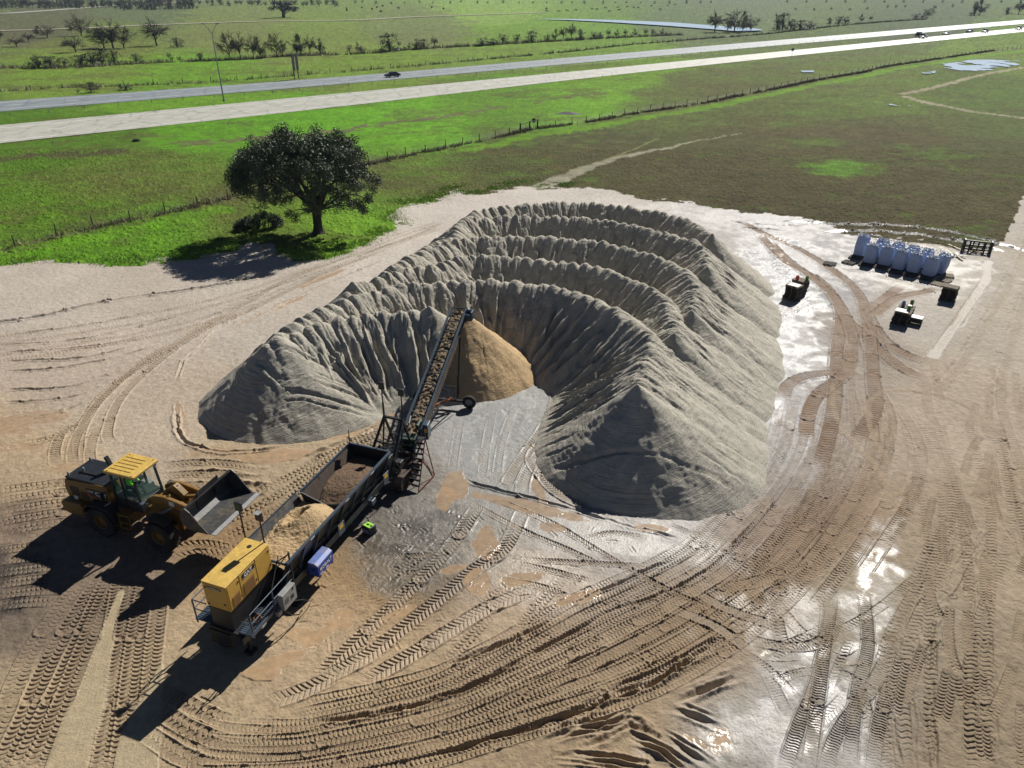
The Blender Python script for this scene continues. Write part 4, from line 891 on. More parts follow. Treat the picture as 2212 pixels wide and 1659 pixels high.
    bk = b.build('bucket', K['worn'], T)
    for s in (-1, 1):
        b = B(); b.prism([(7.2, 2.24), (6.5, 2.2), (6.05, 2.24), (5.8, 2.45), (5.72, 2.75), (5.74, 3.08), (5.9, 3.38), (6.12, 3.48), (6.35, 3.3), (6.75, 2.75)], s*W2, s*(W2+.04)); b.build('side_plate', K['worn'], bk)
    b = B(); b.box(7.36, 7.62, -W2-.04, W2+.04, 2.262, 2.31); b.build('cutting_edge', K['bright'], bk)
    b = B(); b.box(6.0, 6.14, -W2, W2, 3.38, 3.46); b.prism([(5.9, 3.4), (6.05, 3.75), (6.1, 3.75), (6.08, 3.4)], -.75, .75); b.box(5.55, 5.85, -.55, .55, 2.35, 3.1, .03)
    for y in (-.62, .62): b.prism([(5.5, 2.3), (5.5, 2.55), (5.8, 3.1), (5.86, 3.1), (5.86, 2.3)], y-.05, y+.05)
    b.build('spill_guard', K['black'], bk)
    # driver
    P = thing('person', 'driver in lime hi-vis jacket seated in the cab of the wheel loader', 'person', T.location, T.rotation_euler.z)
    me = bpy.data.meshes.new('body')
    J = [((1.18, 0, 2.42), .17), ((1.14, 0, 2.62), .16), ((1.12, 0, 2.82), .19), ((1.13, 0, 2.98), .17), ((1.15, 0, 3.06), .07), ((1.17, 0, 3.15), .09), ((1.18, 0, 3.26), .115), ((1.18, 0, 3.34), .09),
         ((1.15, .2, 2.96), .08), ((1.22, .27, 2.72), .065), ((1.50, .17, 2.68), .05), ((1.62, .14, 2.72), .045), ((1.15, -.2, 2.96), .08), ((1.22, -.27, 2.72), .065), ((1.50, -.17, 2.68), .05), ((1.62, -.14, 2.72), .045),
         ((1.22, .1, 2.40), .11), ((1.62, .14, 2.42), .085), ((1.75, .14, 2.02), .06), ((1.88, .14, 1.98), .05), ((1.22, -.1, 2.40), .11), ((1.62, -.14, 2.42), .085), ((1.75, -.14, 2.02), .06), ((1.88, -.14, 1.98), .05)]
    E_ = [(0, 1), (1, 2), (2, 3), (3, 4), (4, 5), (5, 6), (6, 7), (3, 8), (8, 9), (9, 10), (10, 11), (3, 12), (12, 13), (13, 14), (14, 15), (0, 16), (16, 17), (17, 18), (18, 19), (0, 20), (20, 21), (21, 22), (22, 23)]
    def skinned(J, E_, name, m, parent, sub=2):
        me = bpy.data.meshes.new(name); me.from_pydata([j[0] for j in J], E_, []); o = bpy.data.objects.new(name, me); COL.objects.link(o)
        sk = o.modifiers.new('skin', 'SKIN'); ss = o.modifiers.new('sub', 'SUBSURF'); ss.levels = sub; ss.render_levels = sub
        for i, j in enumerate(J): me.skin_vertices[0].data[i].radius = (j[1], j[1]*.9)
        me.skin_vertices[0].data[0].use_root = True
        dg = bpy.context.evaluated_depsgraph_get(); m2 = bpy.data.meshes.new_from_object(o.evaluated_get(dg)); bpy.data.objects.remove(o)
        m2.name = name; m2.materials.clear(); m2.materials.append(m); m2.polygons.foreach_set('use_smooth', [True]*len(m2.polygons)); return link(name, m2, parent)
    K['skinned'] = skinned
    skinned(J, E_, 'body', K['cloth'], P)
    jv = [(p, r*1.14) for p, r in J[:4]]+[(J[8][0], .09), (J[9][0], .075), (J[10][0], .06), (J[12][0], .09), (J[13][0], .075), (J[14][0], .06)]
    skinned(jv, [(0, 1), (1, 2), (2, 3), (3, 4), (4, 5), (5, 6), (3, 7), (7, 8), (8, 9)], 'jacket', K['hivis'], P)
    skinned([((1.17, 0, 3.13), .085), ((1.185, 0, 3.24), .112), ((1.18, 0, 3.31), .10)], [(0, 1), (1, 2)], 'face', K['skin'], P)
    f = B(); f.lathe([(.001, .13), (.07, .115), (.11, .06), (.125, 0), (.15, -.01), (.15, -.02), (.12, -.02)], (1.18, 0, 3.31), (0, 0, 1), 20); f.build('hard_hat', K['hivis'], P, True)
loader()

# ------------------------------------------------------------------ hopper trailer with generator
THT = math.atan2(.9375, .348)
def hopper():
    T = thing('feed_hopper', 'long dark steel feed hopper trailer full of sand, with platform and railings', 'hopper', (-9.73, 23.95, 0), THT)
    S, BS = K['steel'], K['bluesteel']; B = MB
    rz, yl = 3.0, 2.48
    # hopper walls (x along trailer, y to its left)
    b = B()
    b.prism([(0, 0)], 0, 0) if 0 else None
    # right wall sloping inwards
    def wall(mb, x0, x1, ya, za, yb, zb, t=.05):
        n = Vector((0, za-zb, yb-ya)).normalized()*t
        mb._add([(x, y+n.y*k, z+n.z*k) for k in (0, 1) for x in (x0, x1) for y, z in ((ya, za), (yb, zb))], [(0, 1, 3, 2), (4, 6, 7, 5), (0, 2, 6, 4), (1, 5, 7, 3), (0, 4, 5, 1), (2, 3, 7, 6)])
    wall(b, .02, 9.15, 0, rz, .62, 1.55); b.build('side_wall', S, T)
    b = B(); wall(b, 4.62, 9.15, yl, rz, yl-.62, 1.55); b.build('side_wall', K['rust'], T)
    b = B(); wall(b, .1, 4.60, yl+.28, 2.86, yl-.50, 1.75, .04); b.build('wing_plate', K['worn'], T)
    b = B(); b._add([(9.15, 0, rz), (9.15, yl, rz), (9.15, yl-.62, 1.55), (9.15, .62, 1.55), (9.2, 0, rz), (9.2, yl, rz), (9.2, yl-.62, 1.55), (9.2, .62, 1.55)], [(0, 1, 2, 3), (7, 6, 5, 4), (0, 4, 5, 1), (1, 5, 6, 2), (2, 6, 7, 3), (3, 7, 4, 0)]); b.build('end_wall', S, T)
    b = B(); b._add([(x, y, z) for x in (4.56, 4.62) for y, z in ((.25, 2.35), (.05, 2.95), (.5, 2.75), (1.1, 2.6), (yl-.5, 2.85), (yl, rz), (yl-.62, 1.55), (.62, 1.55))], [tuple(range(8)), tuple(range(15, 7, -1))]+[(i, 8+i, 8+(i+1) % 8, (i+1) % 8) for i in range(8)]); b.build('bulkhead', S, T)
    b = B(); b.beam((0, 0, rz+.02), (9.2, 0, rz+.02), .12, .1); b.beam((4.6, yl, rz+.02), (9.2, yl, rz+.02), .08, .08); b.beam((9.17, 0, rz+.04), (9.17, yl, rz+.04), .1, .08); b.beam((.02, 0, 2.95), (.02, 1.3, 2.95), .06, .1)
    b.beam((.1, yl+.28, 2.88), (4.6, yl+.28, 2.88), .04, .06); b.build('rim', BS, T)
    b = B()
    for k in range(9):
        x = .25+k*1.1; b = B(); b.beam((x, -.02, rz), (x, .5, 1.5), .09, .06, up=(1, 0, 0)); b.build('rib', BS, T)
    for x in (4.65, 6.1, 7.6, 9.0): b = B(); b.beam((x, yl+.02, rz), (x, yl-.5, 1.5), .09, .06, up=(1, 0, 0)); b.build('rib', BS, T)
    b = B()
    for y in (.45, 2.03): b.box(-2.9, 12.2, y-.08, y+.08, .95, 1.30)
    for k in range(13): b.box(-2.6+k*1.15, -2.5+k*1.15, .45, 2.03, 1.0, 1.22)
    b.prism([(.1, 1.3), (.1, 1.6), (9.4, 1.6), (9.9, 1.3)], .55, 1.93); b.build('chassis', S, T)
    b = B(); b.box(-2.85, .1, .62, 2.1, 1.30, 1.46); b.box(-2.75, -.05, .84, 1.92, 1.46, 2.53, .02); b.box(-2.9, -2.74, 1.0, 2.1, .55, 1.3); b.build('fuel_tank', K['black'], T)
    # reflective tape on the rim side
    for x0 in (1.35, 4.3, 6.7):
        b = B(); b.box(x0, x0+.35, -.066, -.062, rz-.03, rz+.03); b.build('reflector_tape', K['darkred'], T); b = B(); b.box(x0+.37, x0+.68, -.066, -.062, rz-.03, rz+.03); b.build('reflector_tape', K['label_w'], T)
    # blue warning plates hanging on the near side
    for x0 in (3.75, 8.15):
        b = B(); b.box(x0, x0+.55, -.10, -.07, 1.55, 2.2, .01); g = b.build('guard_plate', K['bluesteel'], T); b = B(); b.box(x0+.1, x0+.42, -.106, -.1015, 1.9, 2.12); b.build('warning_label', K['label_y'], g)
    # landing legs and axles
    for x, y in ((.6, .45), (.6, 2.03), (-2.4, .6), (-2.4, 1.9)): b = B(); b.box(x-.07, x+.07, y-.07, y+.07, .1, 1.0); b.box(x-.2, x+.2, y-.2, y+.2, .0, .1); b.build('landing_leg', S, T)
    for x in (9.95, 11.2):
        b = B(); b.tube((x, 0, .52), (x, yl, .52), .07); b.build('axle', S, T)
        for y in (-.22, .14, 2.34, 2.70):
            t, r = B(), B(); wheel(t, r, (x, y, .52), .52, .27, (0, 1, 0), 0, .55, -1 if y < 1 else 1)
            for g in range(3): t.lathe([(.522, -.09+g*.09-.02), (.528, -.09+g*.09), (.522, -.09+g*.09+.02)], (x, y, .52), (0, 1, 0), 36)
            o = t.build('tyre', K['rubber'], T, True); r.build('rim', K['rust'], o, True)
    for y in (-.45, 2.25):
        b = B(); prof = [(10.0-.66+.0, .75), (9.35, .9), (9.6, 1.1), (10.3, 1.14), (10.85, 1.14), (11.55, 1.1), (11.8, .9), (11.8, .75)]; b.prism([(9.3, .7), (9.32, .95), (9.6, 1.17), (11.55, 1.17), (11.85, .95), (11.87, .7), (11.82, .7), (11.78, .92), (11.5, 1.12), (9.65, 1.12), (9.38, .92), (9.36, .7)], y, y+.55)
        b.build('mudguard', K['rust'], T)
    # light-mast frame and chute at the conveyor end
    b = B()
    fx, fz = 11.3, 3.75
    for y in (.30, 1.45):
        b.beam((9.3, y+(.3 if y > 1 else -.1), 1.3), (fx, y, fz), .12, .10); b.beam((fx+1.0, y, 1.1), (fx, y, fz), .12, .10); b.beam((fx-.6, y, 1.2), (fx, y, fz), .08, .06); b.beam((fx+.5, y, 1.2), (fx-.9, y, 2.6), .06, .05)
    b.beam((fx, .25, fz), (fx, 1.5, fz), .12, .12); b.beam((fx-.9, .3, 2.65), (fx-.9, 1.5, 2.65), .07, .07); b.beam((fx+.55, .3, 2.3), (fx+.55, 1.5, 2.3), .07, .07); b.beam((fx-1.5, .3, 2.0), (fx-1.5, 1.5, 2.0), .06, .06)
    for k in range(8): b.beam((9.4+k*.22, .35, 1.5+k*.12), (9.6+k*.22, 1.5, 1.5+k*.12), .05, .05)
    b.box(9.4, 10.7, .35, .42, 1.3, 2.2); b.box(9.4, 10.7, 1.5, 1.57, 1.3, 2.2); b.build('end_frame', S, T)
    b = B(); b.box(9.3, 9.9, .25, .6, 1.9, 2.4, .03); b.box(10.0, 10.4, -.1, .3, 1.35, 1.8, .03); b.tube((9.4, 1.0, 2.4), (9.9, 1.0, 2.4), .2, 14); b.build('drive_motor', K['black'], T)
    b = B()
    for (a, c) in (((9.5, 0, 1.8), (10.4, .1, 1.0)), ((9.6, .1, 2.2), (10.9, 0, 1.3)), ((9.3, -.05, 2.6), (10.2, -.05, 1.4))): b.path([a, ((a[0]+c[0])/2, a[1]-.12, (a[2]+c[2])/2-.3), c], .025)
    b.build('hoses', K['black'], T)
    def mast(x, y, z0, z1, s, lit=0):
        b = B(); b.tube((x, y, z0), (x, y, z1), .035, 8); b.tube((x, y, z0), (x, y, z0+.9), .055, 8); o = b.build('light_mast', K['black'], T, True)
        b = B(); b.box(x-.06, x+.06, y-.17, y+.17, z1-.02, z1+.42, .02); h = b.build('floodlight', K['black'], o)
        b = B(); b.box(x-.066, x-.062, y-.13, y+.13, z1+.06, z1+.36) if not lit else b.box(x-.17, x+.1, y-.14, y+.14, z1+.425, z1+.43); b.build('lamp_face', K['grey'] if lit else K['darkgreen'], h)
    mast(.06, 2.02, 2.4, 5.35, 1); mast(.05, 1.02, 2.0, 5.1, 1, 1); mast(fx, 1.45, fz, 5.5, 1); mast(fx+.1, .32, fz, 5.25, 1)
    b = B(); b.tube((9.1, 2.4, 3.0), (9.15, 2.42, 3.9), .03, 6); b.build('antenna', K['black'], T)
    # platform, grating and railings
    b = B(); b.box(-2.75, .3, .02, .78, 1.42, 1.46)
    for k in range(30): b.box(-2.72+k*.1, -2.68+k*.1, .04, .76, 1.46, 1.475)
    b.beam((-2.75, .02, 1.43), (.3, .02, 1.43), .05, .16); b.build('walkway', BS, T)
    b = B(); b.box(-2.75, -2.0, 2.05, 2.85, 1.42, 1.46); b.beam((-2.75, 2.85, 1.43), (-2.0, 2.85, 1.43), .05, .12); b.beam((-2.0, 2.05, 1.43), (-2.0, 2.85, 1.43), .05, .1)
    for k in range(7): b.box(-2.72+k*.1, -2.68+k*.1, 2.08, 2.82, 1.46, 1.475)
    b.build('walkway', BS, T)
    def rail(pts, zs, posts, name='railing'):
        b = B()
        for z in zs: b.path([(x, y, 1.45+z) for x, y in pts], .025, 8)
        for x, y in posts: b.beam((x, y, 1.2), (x, y, 1.45+max(zs)), .05, .05)
        return b.build(name, BS, T)
    rail([(-2.6, .03), (.25, .03)], (1.05, .55), [(-2.6, .03), (-1.15, .03), (.27, .03)]); rail([(-2.6, .03), (-2.6, .55)], (.5,), [(-2.62, .95)])
    rail([(-2.7, 2.1), (-2.7, 2.85), (-1.9, 2.85)], (1.05, .55), [(-2.7, 2.85), (-1.9, 2.85)])
    b = B(); b.beam((.27, .03, 1.2), (.27, .03, 3.45), .06, .06); b.beam((.27, .03, 3.4), (-.05, .75, 2.4), .04, .04); b.beam((.27, .03, 3.35), (.0, .5, 3.0), .04, .04); b.beam((-1.15, .03, 2.5), (.25, .6, 3.1), .04, .04); b.build('gate_frame', S, T)
    b = B(); b.box(-.95, -.05, -.30, -.02, 1.25, 2.1, .02); bx = b.build('control_box', K['grey'], T)
    b = B()
    for k in range(3):
        for j in range(3): b = MB(); b.tube((-.82+j*.1, -.315, 1.57+k*.1), (-.82+j*.1, -.30, 1.57+k*.1), .028, 8); b.build('button', K['label_b'], bx)
    b = MB(); b.box(-.45, -.25, -.31, -.302, 1.5, 1.7); b.build('display', K['label_b'], bx); b = MB(); b.box(-.3, -.2, -.31, -.302, 1.9, 2.02); b.build('keyhole', K['label_b'], bx)
    b = B(); b.box(-1.25, -1.0, -.2, -.02, 1.15, 1.4, .02); b.build('junction_box', K['grey'], T)
    text('1504', .17, K['label_w'], T, (-2.0, -.014, 1.34), (math.pi/2, 0, 0))
    b = B(); pts = [(-1.9+.16*math.cos(t)*(1+.1*math.sin(3*t)), .35+.16*math.sin(t), 1.5+.03*math.sin(2*t)+.012*t) for t in np.linspace(0, 11, 40)]; b.path(pts, .022, 6); b.build('cable_coil', K['orange'], T)
    b = B(); b.path([(-.9, -.15, 1.25), (-.6, -.3, .7), (-.2, -.35, .35), (.2, -.2, .2)], .03); b.path([(-.4, -.1, 1.25), (.2, -.4, .9), (.7, -.35, .3), (1.0, -.2, .1)], .02); b.build('cables', K['black'], T)
    b = B(); b.box(7.0, 7.4, 0, .3, 1.0, 1.3, .03); b.build('toolbox', K['bluesteel'], T)
    # generator
    Gn = thing('generator', 'yellow box generator set mounted on the end of the hopper trailer', 'generator', T.location, THT)
    Yg = K['genyel']; x0, x1, ya, yb, z0, z1 = -2.75, 0, .79, 1.97, 2.55, 3.9
    b = B(); b.box(x0, x1, ya, yb, z0, z1-.04, .015); body = b.build('housing', Yg, Gn)
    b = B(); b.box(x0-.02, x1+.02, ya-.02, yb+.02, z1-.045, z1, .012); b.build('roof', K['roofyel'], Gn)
    b = B(); b.tube((x1-.4, 1.45, z1), (x1-.4, 1.45, z1+.015), .1, 20); b.build('filler_cap', K['black'], Gn)
    b = B(); b.box(-.98, -.97+.99, ya-.012, ya-.002, z0+.03, z1-.12) if 0 else None
    for a, c in ((-2.68, -2.02), (-1.95, -1.0), (-.95, -.05)):
        b = B(); b.box(a, c, ya-.016, ya-.004, z0+.05, z1-.1, .003); dr = b.build('door', Yg, Gn)
        b = B()
        for zz in (z0+.3, z1-.3): b.tube((c-.07, ya-.03, zz), (c-.07, ya-.012, zz), .05, 12)
        b.build('latch', K['black'], dr)
    for a, c, zt in ((-2.55, -2.08, z0+.62), (-1.85, -1.15, z0+.72)):
        b = B(); b.box(a, c, ya-.022, ya-.017, z0+.1, zt)
        for k in range(12): b.beam((a+.01, ya-.03, z0+.13+k*(zt-z0-.15)/12), (c-.01, ya-.03, z0+.13+k*(zt-z0-.15)/12), .02, .025)
        b.build('louver', K['louver'], Gn)
    b = B(); b.box(-1.82, -1.05, ya-.026, ya-.018, z1-.42, z1-.16); pl = b.build('name_plate', K['label_b'], Gn)
    text('CAT', .23, K['label_w'], pl, (-1.45, ya-.031, z1-.29), (math.pi/2, 0, 0), sx=1.15, bold=.03)
    b = B(); b.box(-1.8, -1.07, ya-.030, ya-.027, z1-.405, z1-.395); b.build('decal_stripe', K['label_w'], pl)
    b = B(); b.box(x0-.012, x0-.002, ya+.05, yb-.05, z0+.05, z1-.1, .003); dr = b.build('end_door', Yg, Gn)
    b = B()
    for y, z in ((1.0, z0+.35), (1.85, z0+.15), (1.85, z1-.3)): b.tube((x0-.03, y, z), (x0-.01, y, z), .05, 12)
    b.build('latch', K['black'], dr)
    b = B(); b.box(x0-.026, x0-.015, 1.05, 1.75, z1-.3, z1-.18); pl = b.build('name_plate', K['label_b'], Gn)
    text('CATERPILLAR', .105, K['label_w'], pl, (x0-.03, 1.4, z1-.24), (math.pi/2, 0, -math.pi/2), sx=.95)
    b = B(); b.box(-.97, -.94, ya-.02, ya-.002, z0, z1-.06); b.box(-2.0, -1.97, ya-.02, ya-.002, z0, z1-.06); b.build('seam', K['louver'], Gn)
    # sand in the two bins
    def f1(X, Y):
        c = np.exp(-(((X-2.9)/1.3)**2+((Y-1.05)/1.0)**2)); d = np.exp(-(((X-.6)/1.1)**2+((Y-1.2)/1.0)**2)); hole = np.exp(-(((X-3.0)/.62)**2+((Y-1.5)/.40)**2)**2)
        return 2.42+1.10*c+.50*d-1.25*hole+.10*(fbm(X*2, Y*2, 5, 4)-.5)+.08*(fbm(X*9, Y*9, 6, 3)-.5)
    o = blob('sand_heap', f1, 130, 90, .06, 4.55, .18, 2.55, M_TAN, None, None, lambda Z: (.62*(3-Z)/1.45+.07, yl+.28-.78*(2.86-Z)/1.11-.06)); o.location = T.location; o.rotation_euler.z = THT
    props(o, 'light tan heap of sand with a dark hollow in the nearer hopper bin', 'sand')
    f2 = lambda X, Y: 2.25+.28*np.exp(-((X-7.2)/1.6)**2)-.35*np.exp(-((X-5.0)/.8)**2)+.10*(fbm(X*1.5, Y*1.5, 8, 4)-.5)+.06*(fbm(X*9, Y*9, 9, 3)-.5)
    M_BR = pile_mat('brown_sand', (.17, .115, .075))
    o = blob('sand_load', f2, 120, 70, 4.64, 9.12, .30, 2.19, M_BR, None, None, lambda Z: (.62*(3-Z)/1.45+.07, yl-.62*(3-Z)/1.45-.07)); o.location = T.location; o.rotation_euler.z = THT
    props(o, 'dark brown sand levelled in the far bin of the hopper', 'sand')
hopper()
# ------------------------------------------------------------------ stacking conveyor
def conveyor():
    ax = math.atan2(.983, .185); T = thing('stacking_conveyor', 'long blue grey truss conveyor rising to the tan sand heap', 'conveyor', (-5.75, 36.2, 0), ax)
    B = MB; S, BS = K['steel'], K['bluesteel']; L = 11.15; zt = lambda x: 2.32+(5.2-2.32)*x/L
    for y in (-.53, .53):
        b = B(); b.beam((-1.7, y, zt(-1.7)), (L, y, zt(L)), .12, .12); b.build('top_chord', BS, T)
        b = B(); b.beam((-1.7, y, zt(-1.7)-.72), (L-.5, y, zt(L)-.62), .09, .09)
        n = 15
        for k in range(n+1):
            x = -1.6+k*(L+1.1)/n; b.beam((x, y, zt(x)), (x, y, zt(x)-.68), .05, .05)
            if k < n: x2 = -1.6+(k+1)*(L+1.1)/n; b.beam((x, y, zt(x)-.66) if k % 2 else (x, y, zt(x)), (x2, y, zt(x2)) if k % 2 else (x2, y, zt(x2)-.66), .05, .05)
        b.build('side_truss', S, T)
    for k in range(6):      # skirt plates on the right hand side
        x = .6+k*1.28; b = B(); x2 = x+1.24; zo = (.06 if k % 2 else .1)
        b._add([(x, -.60, zt(x)-zo), (x2, -.60, zt(x2)-zo), (x2, -.60, zt(x2)-.60), (x, -.60, zt(x)-.60), (x, -.625, zt(x)-zo), (x2, -.625, zt(x2)-zo), (x2, -.625, zt(x2)-.60), (x, -.625, zt(x)-.60)], [(0, 1, 2, 3), (7, 6, 5, 4), (0, 4, 5, 1), (1, 5, 6, 2), (2, 6, 7, 3), (3, 7, 4, 0)]); b.build('skirt_plate', K['rust'], T)
    k = 0; x = .5
    while x < L-1.4:
        b = B(); b.beam((x, -.53, zt(x)), (x, .53, zt(x)), .055, .055); b.build('cross_brace', S, T); b = B()
        if k % 2 == 0: b.beam((x+.15, .5, zt(x+.15)), (x+1.05, -.5, zt(x+1.05)), .05, .05) if k % 4 else b.beam((x+.15, -.5, zt(x+.15)), (x+.8, .5, zt(x+.8)), .05, .05)
        if b.v: b.build('diagonal_brace', S, T)
        x += 1.02; k += 1
    b = B(); b.beam((L, -.55, zt(L)), (L, .55, zt(L)), .07, .07); b.build('cross_brace', S, T)
    b = B(); b._add([(x, y, zt(x)-.30-.09*(1 if abs(y) < .1 else 0)) for x in (-1.6, L-.1) for y in (-.42, 0, .42)], [(0, 1, 4, 3), (1, 2, 5, 4)]); b.tube((L-.12, -.48, zt(L)-.45), (L-.12, .48, zt(L)-.45), .17, 18); b.tube((-1.55, -.44, zt(-1.6)-.42), (-1.55, .44, zt(-1.6)-.42), .15, 14)
    b._add([(x, y, zt(x)-.62) for x in (-1.6, L-.1) for y in (-.42, .42)], [(0, 1, 3, 2)]); b.build('belt', K['rubber'], T)
    b = B()
    for k in range(11): x = -.8+k*1.1; b.tube((x, -.45, zt(x)-.36), (x, .45, zt(x)-.36), .05, 8)
    b.build('idler_roller', S, T)
    f = lambda X, Y: 2.32+(5.2-2.32)*X/L-.31+np.clip(.06*(1-(Y/.45)**2), -.1, 1)*(.3+1.7*sstep(.35, .6, fbm(X*7, Y*7, 3, 4)))
    M_BELT = pile_mat('belt_sand', (.25, .19, .125)); o = blob('sand_stream', f, 340, 16, -1.2, L-.02, -.42, .42, M_BELT, None, None); o.location = T.location; o.rotation_euler.z = ax
    props(o, 'lumpy tan sand riding on the belt of the conveyor', 'sand')
    b = B(); b.box(L-.75, L-.25, -.98, -.62, zt(L)-.62, zt(L)-.15, .04); b.tube((L-.5, -.62, zt(L)-.4), (L-.5, -.5, zt(L)-.4), .1); b.box(L-.85, L-.2, -1.12, -1.0, zt(L)-.55, zt(L)+.1, .03); b.tube((L-.3, -1.0, zt(L)-.05), (L-.3, -.6, zt(L)-.05), .13, 14); b.build('head_motor', BS, T, True)
    b = B(); b.box(-.35, .25, -.98, -.66, 1.75, 2.75, .03); g = b.build('belt_guard', BS, T); b = B(); b.box(-.355, -.352, -.93, -.78, 2.25, 2.5); b.build('warning_label', K['label_y'], g)
    b = B(); b.box(-1.0, -.3, -.6, .55, 1.7, 2.1, .03); b.tube((-.2, -.3, 2.5), (.3, -.35, 2.55), .13, 12); b.tube((-.3, .3, 2.55), (.4, .5, 2.4), .06); b.path([(-.5, -.4, 2.5), (-.1, -.6, 2.8), (.3, -.3, 2.5)], .03); b.build('tail_drive', K['darkgreen'], T)
    # support legs and radial wheels
    b = B(); xa = 6.55
    for y in (-.55, .55): b.beam((9.0, y*1.05, zt(9.0)-.7), (xa+.1, y*1.6, .55), .10, .10); b.beam((4.3, y*1.02, zt(4.3)-.7), (xa, y*1.6, .50), .09, .09)
    b.beam((xa, -1.35, .47), (xa, 1.35, .47), .14, .14); b.beam((xa-.15, -.9, 1.6), (xa-.15, .9, 1.6), .06, .06); b.beam((xa-.2, -1.2, .75), (xa-2.0, -.5, 2.3), .06, .06); b.build('support_leg', S, T)
    b = B(); b.tube((8.0, -.75, zt(8.0)-1.15), (xa+.2, -.92, .9), .055, 8); b.tube((xa+.2, -.92, .9), (7.2, -.83, 2.05), .08, 8); b.build('telescopic_strut', S, T)
    for y in (-1.75, 1.75):
        t, r = B(), B(); wheel(t, r, (xa, y*.98, .46), .46, .27, (1, 0, 0), 0, .52, -1); o = t.build('tyre', K['rubber'], T, True); r.build('rim', K['grey'], o, True)
    b = B(); b.beam((-1.7, 0, 1.35), (xa, 0, .6), .10, .12); b.beam((-1.2, -.5, 1.2), (-1.2, .5, 1.2), .12, .12); b.beam((-1.2, -.3, .1), (-1.2, -.3, 1.9), .1, .1); b.beam((-1.2, .3, .1), (-1.2, .3, 1.9), .1, .1); b.box(-1.5, -.9, -.5, .5, 0, .12); b.build('pivot_frame', S, T)
    b = B(); b.tube((.05, .28, 2.5), (.5, .30, 2.75), .05, 8); b.build('skirt_tube', K['white'], T)
    p = B(); a, c = GS(994, 924, .35), GS(1032, 908, .75); p.beam(a, c, .16, .10); props(p.build('timber', K['orange']), 'short orange painted beam leaning by the conveyor wheel', 'beam')
conveyor()
def ladder():
    o = Vector((-5.75, 33.6, 0)); T = thing('step_stand', 'dark red rolling step stand with many treads, right of the trailer wheels', 'step ladder', o)
    B = MB; top = [Vector((-5.36, 35.0, 2.35))-o, Vector((-4.93, 34.9, 2.35))-o]; bl = [Vector((-5.92, 33.35, .05))-o, Vector((-5.23, 33.0, .05))-o]; bk = [Vector((-5.25, 36.1, .05))-o, Vector((-4.49, 34.6, .05))-o]
    b = B(); b.beam(top[0], bl[0], .05, .06); b.beam(top[1], bl[1], .05, .06); b.build('rail', K['darkred'], T)
    b = B()
    for k in range(1, 10): t = k/10; p = top[0].lerp(bl[0], t); q = top[1].lerp(bl[1], t); b.beam(p, q, .14, .035)
    b.beam(top[0], top[1], .3, .04); b.build('treads', K['steel'], T)
    b = B(); b.beam(top[0], bk[0], .045, .045); b.beam(top[1], bk[1], .045, .045); b.beam(bk[0], bk[1], .04, .04); b.beam(bk[0].lerp(top[0], .5), bk[1].lerp(top[1], .5), .03, .03); b.beam(bl[1], bk[1], .05, .05); b.beam(bl[0], bk[0], .04, .04)
    for p in (top[0], top[1]): b.beam(p, p+Vector((0, 0, .5)), .035, .035)
    b.build('back_support', K['darkred'], T)
ladder()
def chest():
    th = THT; ex_ = Vector((math.cos(th), math.sin(th), 0)); ey_ = Vector((-math.sin(th), math.cos(th), 0)); c = Vector((-9.73, 23.95, 0))+ex_*2.28+ey_*.05+Vector((0, 0, .78))
    T = thing('tool_chest', 'bright blue steel job site tool chest hung on the near side of the hopper', 'tool chest', c, th)
    B = MB; b = B(); b.box(-.60, .60, -.28, .28, .08, .62, .012); body = b.build('body', K['blue'], T)
    b = B(); b.prism([(-.28, .62), (-.28, .70), (-.10, .80), (.26, .80), (.28, .62)], -.60, .60, .01); bm_ = b
    bm_.v = [(y, x, z) for x, y, z in bm_.v]; bm_.build('lid', K['bluetop'], T)
    b = B()
    for x in (-.4, .4): b.box(x-.1, x+.1, -.292, -.281, .46, .54)
    for x in (-.5, .5): b.box(x-.05, x+.05, -.28, .5, 0, .08); b.box(x-.04, x+.04, .28, .36, 0, .5)
    b.box(-.62, -.605, -.1, .1, .4, .46); b.box(.605, .62, -.1, .1, .4, .46); b.build('handle', K['black'], body)
    text('KOBALT', .25, K['label_w'], body, (0, -.294, .40), (math.pi/2, 0, 0), sx=1.0, bold=.025)
    b = B(); b.box(-.5, -.28, -.292, -.284, .14, .19); b.box(-.02, .18, -.292, -.284, .14, .19); b.build('label', K['label_w'], body)
    T.rotation_euler.z = th
chest()
def compressor():
    c = GS(843, 1215, 0); c.z = 0; T = thing('generator', 'small portable generator with lime green top on the mud beside the trailer', 'generator', c, R(-35))
    B = MB; b = B(); b.box(-.30, .30, -.24, .24, .08, .46, .05); body = b.build('body', K['black'], T, True)
    b = B(); b.box(-.24, .24, -.18, -.05, .46, .52, .02); b.box(-.24, .24, .05, .18, .46, .52, .02); b.box(-.24, -.14, -.05, .05, .46, .52, .02); b.box(.02, .10, -.05, .05, .46, .52, .02); b.build('cover', K['lime'], T)
    b = B(); b.box(-.2, .2, -.252, -.24, .16, .36, .004); b.build('panel', K['bluetop'], body); b = B(); b.path([(-.28, -.2, .4), (-.28, -.2, .62), (-.28, .2, .62), (-.28, .2, .4)], .02); b.path([(.28, -.2, .4), (.28, -.2, .56), (.28, .2, .56), (.28, .2, .4)], .02); b.build('handle', K['grey'], T)
    for x in (-.22, .22): b = B(); b.lathe([(.02, -.03), (.08, -.03), (.09, 0), (.08, .03), (.02, .03)], (x, .24, .09), (0, 1, 0), 16); b.build('wheel', K['rubber'], T)
    b = B(); b.path([(-.1, .2, .3), (-.35, .5, .05), (-.8, .75, .03), (-1.2, .9, .04)], .02); b.build('hose', K['grey'], T)
compressor()

